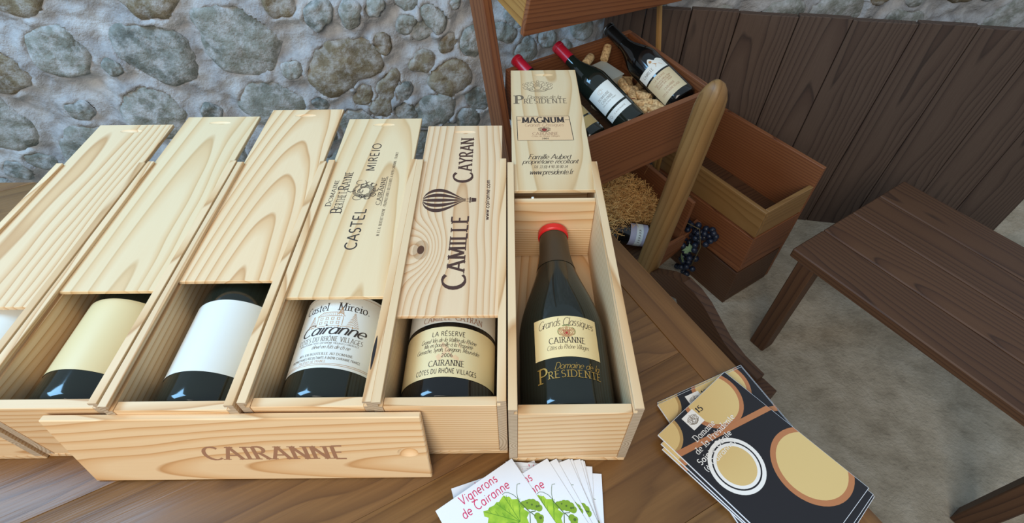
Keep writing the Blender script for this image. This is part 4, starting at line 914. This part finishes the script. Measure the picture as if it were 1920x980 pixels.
# -- lower tray: straw and one bottle
rs2 = random.Random(21)
SB, SN = Vector((.350, .322, -.482)), Vector((.125, .165, -.440))
def straw():
    V, Fc = [], []
    for _ in range(11000):
        while True:
            q = Vector((rs2.uniform(-1, 1), rs2.uniform(-1, 1), rs2.uniform(-1, 1)))
            if abs(q.x)**3+abs(q.y)**3+max(0, q.z)**2 < 1: break
        c_ = Vector((.272+q.x*.152, .185+q.y*.108, -.430+q.z*.088)); d = Vector((rs2.gauss(0, 1), rs2.gauss(0, 1), rs2.gauss(0, .5))).normalized(); L = rs2.uniform(.012, .032)
        ax_ = SN-SB; f_ = max(-.1, min(1.4, (c_-SB).dot(ax_)/ax_.length_squared))
        if (c_-(SB+ax_*f_)).length < .050: continue
        up_ = Vector((rs2.gauss(0, 1), rs2.gauss(0, 1), rs2.gauss(0, 1))).normalized(); n_ = d.cross(up_).normalized(); k_ = rs2.uniform(-.9, .9); k2 = rs2.uniform(-.6, .6); b0 = len(V); wd = rs2.uniform(.0008, .0015)
        for i in range(6):
            t_ = i/5-.5; p_ = c_+d*(L*t_)+n_*(L*k_*(t_*t_-.1))+up_*(L*k2*t_*t_*t_*2); sd = d.cross(n_)*wd*.5; a_, b_ = p_+sd, p_-sd; V.append(rl(*a_)); V.append(rl(*b_))
        for i in range(5): Fc.append((b0+2*i, b0+2*i+1, b0+2*i+3, b0+2*i+2))
    for (s_, t_, z_, ds, dz) in ((.30, .12, -.345, .06, .04), (.38, .13, -.345, .012, .05), (.41, .17, -.36, .03, .03)):
        b0 = len(V)
        for i in range(9): q = i/8; V.append(rl(s_+ds*q, t_, z_+dz*math.sin(q*2.4))); V.append(rl(s_+ds*q, t_+.001, z_+dz*math.sin(q*2.4)+.0012))
        for i in range(8): Fc.append((b0+2*i, b0+2*i+1, b0+2*i+3, b0+2*i+2))
    o = link('straw_packing', mesh('straw_packing', V, Fc), 'straw'); o.location = (P0.x, P0.y, 0); o.rotation_euler = (0, 0, PHI)
    tag(o, 'heap of golden straw packing in the lower tray', 'straw', kind='stuff')
straw()
bb_, nn_ = Vector((.350, .322, -.482)), Vector((.125, .165, -.440))
b = bottle('wine_bottle', 'dark bottle with pale banded label below the straw', 'bottle', rk(*bb_), rk(*nn_)-rk(*bb_), view, .036, .29, cap='cap_black', cap_from=.8, glass='bottle_dark')
lb = label_patch(b, .036, -1.3, 1.3, .036, .092, plain('lilac_grey_label', srgb(178, 174, 190), .5))
l2 = label_patch(b, .036, -1.3, 1.3, .052, .073, 'label_white', 'label_band', ext=.0009)
p = Print()
for q in range(6): p.line([(-.022+q*.008, .0585), (-.0185+q*.008, .0655)], .0016); p.line([(-.022+q*.008, .066), (-.017+q*.008, .060)], .0010)
p.build('lettering', 'ink_grey', l2, cyl_map(.0371))

# -- crate to the right of the rack, with the hanging grapes
crate = thing('wooden_crate', 'tall wooden crate with one pale board beside the rack', 'crate', (P0.x, P0.y, 0), (0, 0, PHI))
def cb(nm, c_, size, mat, along): board(nm, size, mat, crate, rl(*c_), along, .0015)
cb('board', (.557, .31, -.379), (.014, .42, .100), plain('pale_crate_board', srgb(182, 146, 92), .6) if False else 'leg', 'y')
cb('board', (.557, .31, -.512), (.014, .42, .150), 'rack', 'y'); cb('board', (.557, .31, -.672), (.014, .42, .156), 'dark_wood', 'y')
for z_, m_ in ((-.379, 'leg'), (-.512, 'rack'), (-.672, 'dark_wood')):
    cb('board', (.665, .513, z_), (.202, .014, .100 if z_ > -.4 else .15), m_, 'x')
cb('board', (.665, .107, -.50), (.202, .014, .49), 'dark_wood', 'x'); cb('board', (.773, .31, -.50), (.014, .42, .48), 'rack', 'y'); cb('base_board', (.665, .31, -.742), (.20, .39, .012), 'dark_wood', 'x')
cb('shelf_board', (.665, .31, -.46), (.20, .39, .012), 'dark_wood', 'x')

gr = thing('grape_bunch', 'bunch of dusky artificial grapes with pale leaves hanging by the crate', 'grapes', rk(.474, .345, -.492), (0, 0, PHI))
def berry_mesh():
    bm = bmesh.new(); bmesh.ops.create_uvsphere(bm, u_segments=16, v_segments=10, radius=.0105); me = bm_mesh('berry', bm); me.materials.append(M['grape'])
    me.polygons.foreach_set('use_smooth', [True]*len(me.polygons)); return me
BM_ = berry_mesh(); rg = random.Random(9); bs = []
def berry(s_, t_, z_):
    q = Vector((s_, t_, z_))
    if all((q-b_).length > .0165 for b_ in bs):
        bs.append(q); o = bpy.data.objects.new('berry', BM_); C.objects.link(o); o.parent = gr; o.location = (s_-.50, -(t_-.36), z_+.50); k_ = rg.uniform(.85, 1.1); o.scale = (k_, k_, k_)
for _ in range(2500):
    f = rg.random(); t_ = .262+f*.20; z_ = -.508+.042*f+rg.gauss(0, .012); berry(.514+rg.uniform(-.012, .018), t_+rg.gauss(0, .005)-.017, z_-.03)       # along the crate edge
    if f > .8: berry(.506+rg.gauss(0, .012), .392+rg.gauss(0, .012), rg.uniform(-.690, -.53))
    if f < .22 and len(bs) < 90: berry(.506+rg.gauss(0, .012), .274+rg.gauss(0, .018), -.610+rg.gauss(0, .018))
    if .22 < f < .5: berry(.506+rg.gauss(0, .012), .310+rg.gauss(0, .018), -.575+rg.gauss(0, .018))
    if len(bs) > 130: break
def leaf_mesh():
    out = [(0, 0), (.35, -.25), (.75, -.1), (.62, .15), (1.0, .35), (.6, .5), (.55, .9), (.2, .75), (0, 1.2), (-.2, .75), (-.55, .9), (-.6, .5), (-1.0, .35), (-.62, .15), (-.75, -.1), (-.35, -.25)]
    V = [(0, .4, .12)]+[(x, y, -.10*(x*x)+.04*math.sin(5*x+3*y)) for x, y in out]; n = len(out); V2 = [(x, y, z-.03) for x, y, z in V]
    F_ = [(0, 1+i, 1+(i+1) % n) for i in range(n)]+[(n+1, n+2+(i+1) % n, n+2+i) for i in range(n)]+[(1+i, n+2+i, n+2+(i+1) % n, 1+(i+1) % n) for i in range(n)]
    return mesh('leaf', V+V2, F_)
LM = leaf_mesh(); LM.materials.append(M['grape_leaf'])
for (s_, t_, z_, sc_, rx, rz) in ((.475, .300, -.625, .021, 1.9, .6), (.478, .318, -.648, .016, 2.1, 2.4), (.470, .418, -.535, .026, 1.2, -.4), (.466, .405, -.590, .022, 1.8, -2.3), (.500, .285, -.520, .016, 1.0, .9), (.545, .262, -.43, .016, .6, .3), (.545, .30, -.435, .015, .8, -.8)):
    o = bpy.data.objects.new('leaf', LM); C.objects.link(o); o.parent = gr; o.location = (s_-.482, -(t_-.377), z_+.47); o.scale = (sc_,)*3; o.rotation_euler = (rx, .3*rz, rz)
bm = bmesh.new(); tube_bm(bm, [(-.02, .07, -.07), (-.03, .055, -.062), (-.035, .03, -.068), (-.03, 0, -.066), (-.02, -.03, -.055)], .0014, 6); tube_bm(bm, [(-.02, .07, -.07), (-.026, .06, -.078), (-.030, .05, -.083)], .0012, 6); link('wire', bm_mesh('wire', bm), 'wire', gr, smooth='all')
bm = bmesh.new(); tube_bm(bm, [(.02, .10, .0), (.01, .04, .0), (.0, -.04, .03), (-.01, -.07, -.02), (-.005, -.06, -.12)], .002, 6); link('stem', bm_mesh('stem', bm), 'stem', gr, smooth='all')

# -- low bench right of the rack
bench = thing('wooden_bench', 'low dark plank bench standing on the stone floor right of the table', 'bench', (P0.x, P0.y, 0), (0, 0, PHI))
for i in range(4): board('plank', (.128, .74, .030), 'dark_wood', bench, rl(.50+.132*i+.064, 1.02, -.345), 'y', .003)
for s_ in (.53, .99):
    for t_ in (.70, 1.34): board('leg', (.05, .05, .39), 'dark_wood', bench, rl(s_, t_, -.555), 'z', .003)
board('apron', (.46, .022, .06), 'dark_wood', bench, rl(.76, .70, -.395), 'x', .002); board('apron', (.46, .022, .06), 'dark_wood', bench, rl(.76, 1.34, -.395), 'x', .002)

# -- dark plank panel leaning along the wall at the right
pan = thing('plank_panel', 'dark weathered plank panel standing against the stone wall at right', 'panel', (.30, 1.655, 0), (0, 0, math.radians(-10)))
top_z = TZ+.030
xs = 0.0
for i, wd in enumerate((.125, .135, .14, .17, .15, .18, .16, .17, .15, .18)):
    board('plank', (wd-.003, .024, top_z-(.004 if i % 2 else 0)), 'dark_plank', pan, (xs+wd/2, 0, (top_z-(.004 if i % 2 else 0))/2), 'z', .0015); xs += wd
for z_ in (.15, .62): board('cross_rail', (xs, .022, .08), 'dark_plank', pan, (xs/2, .0235, z_), 'x', .0015)
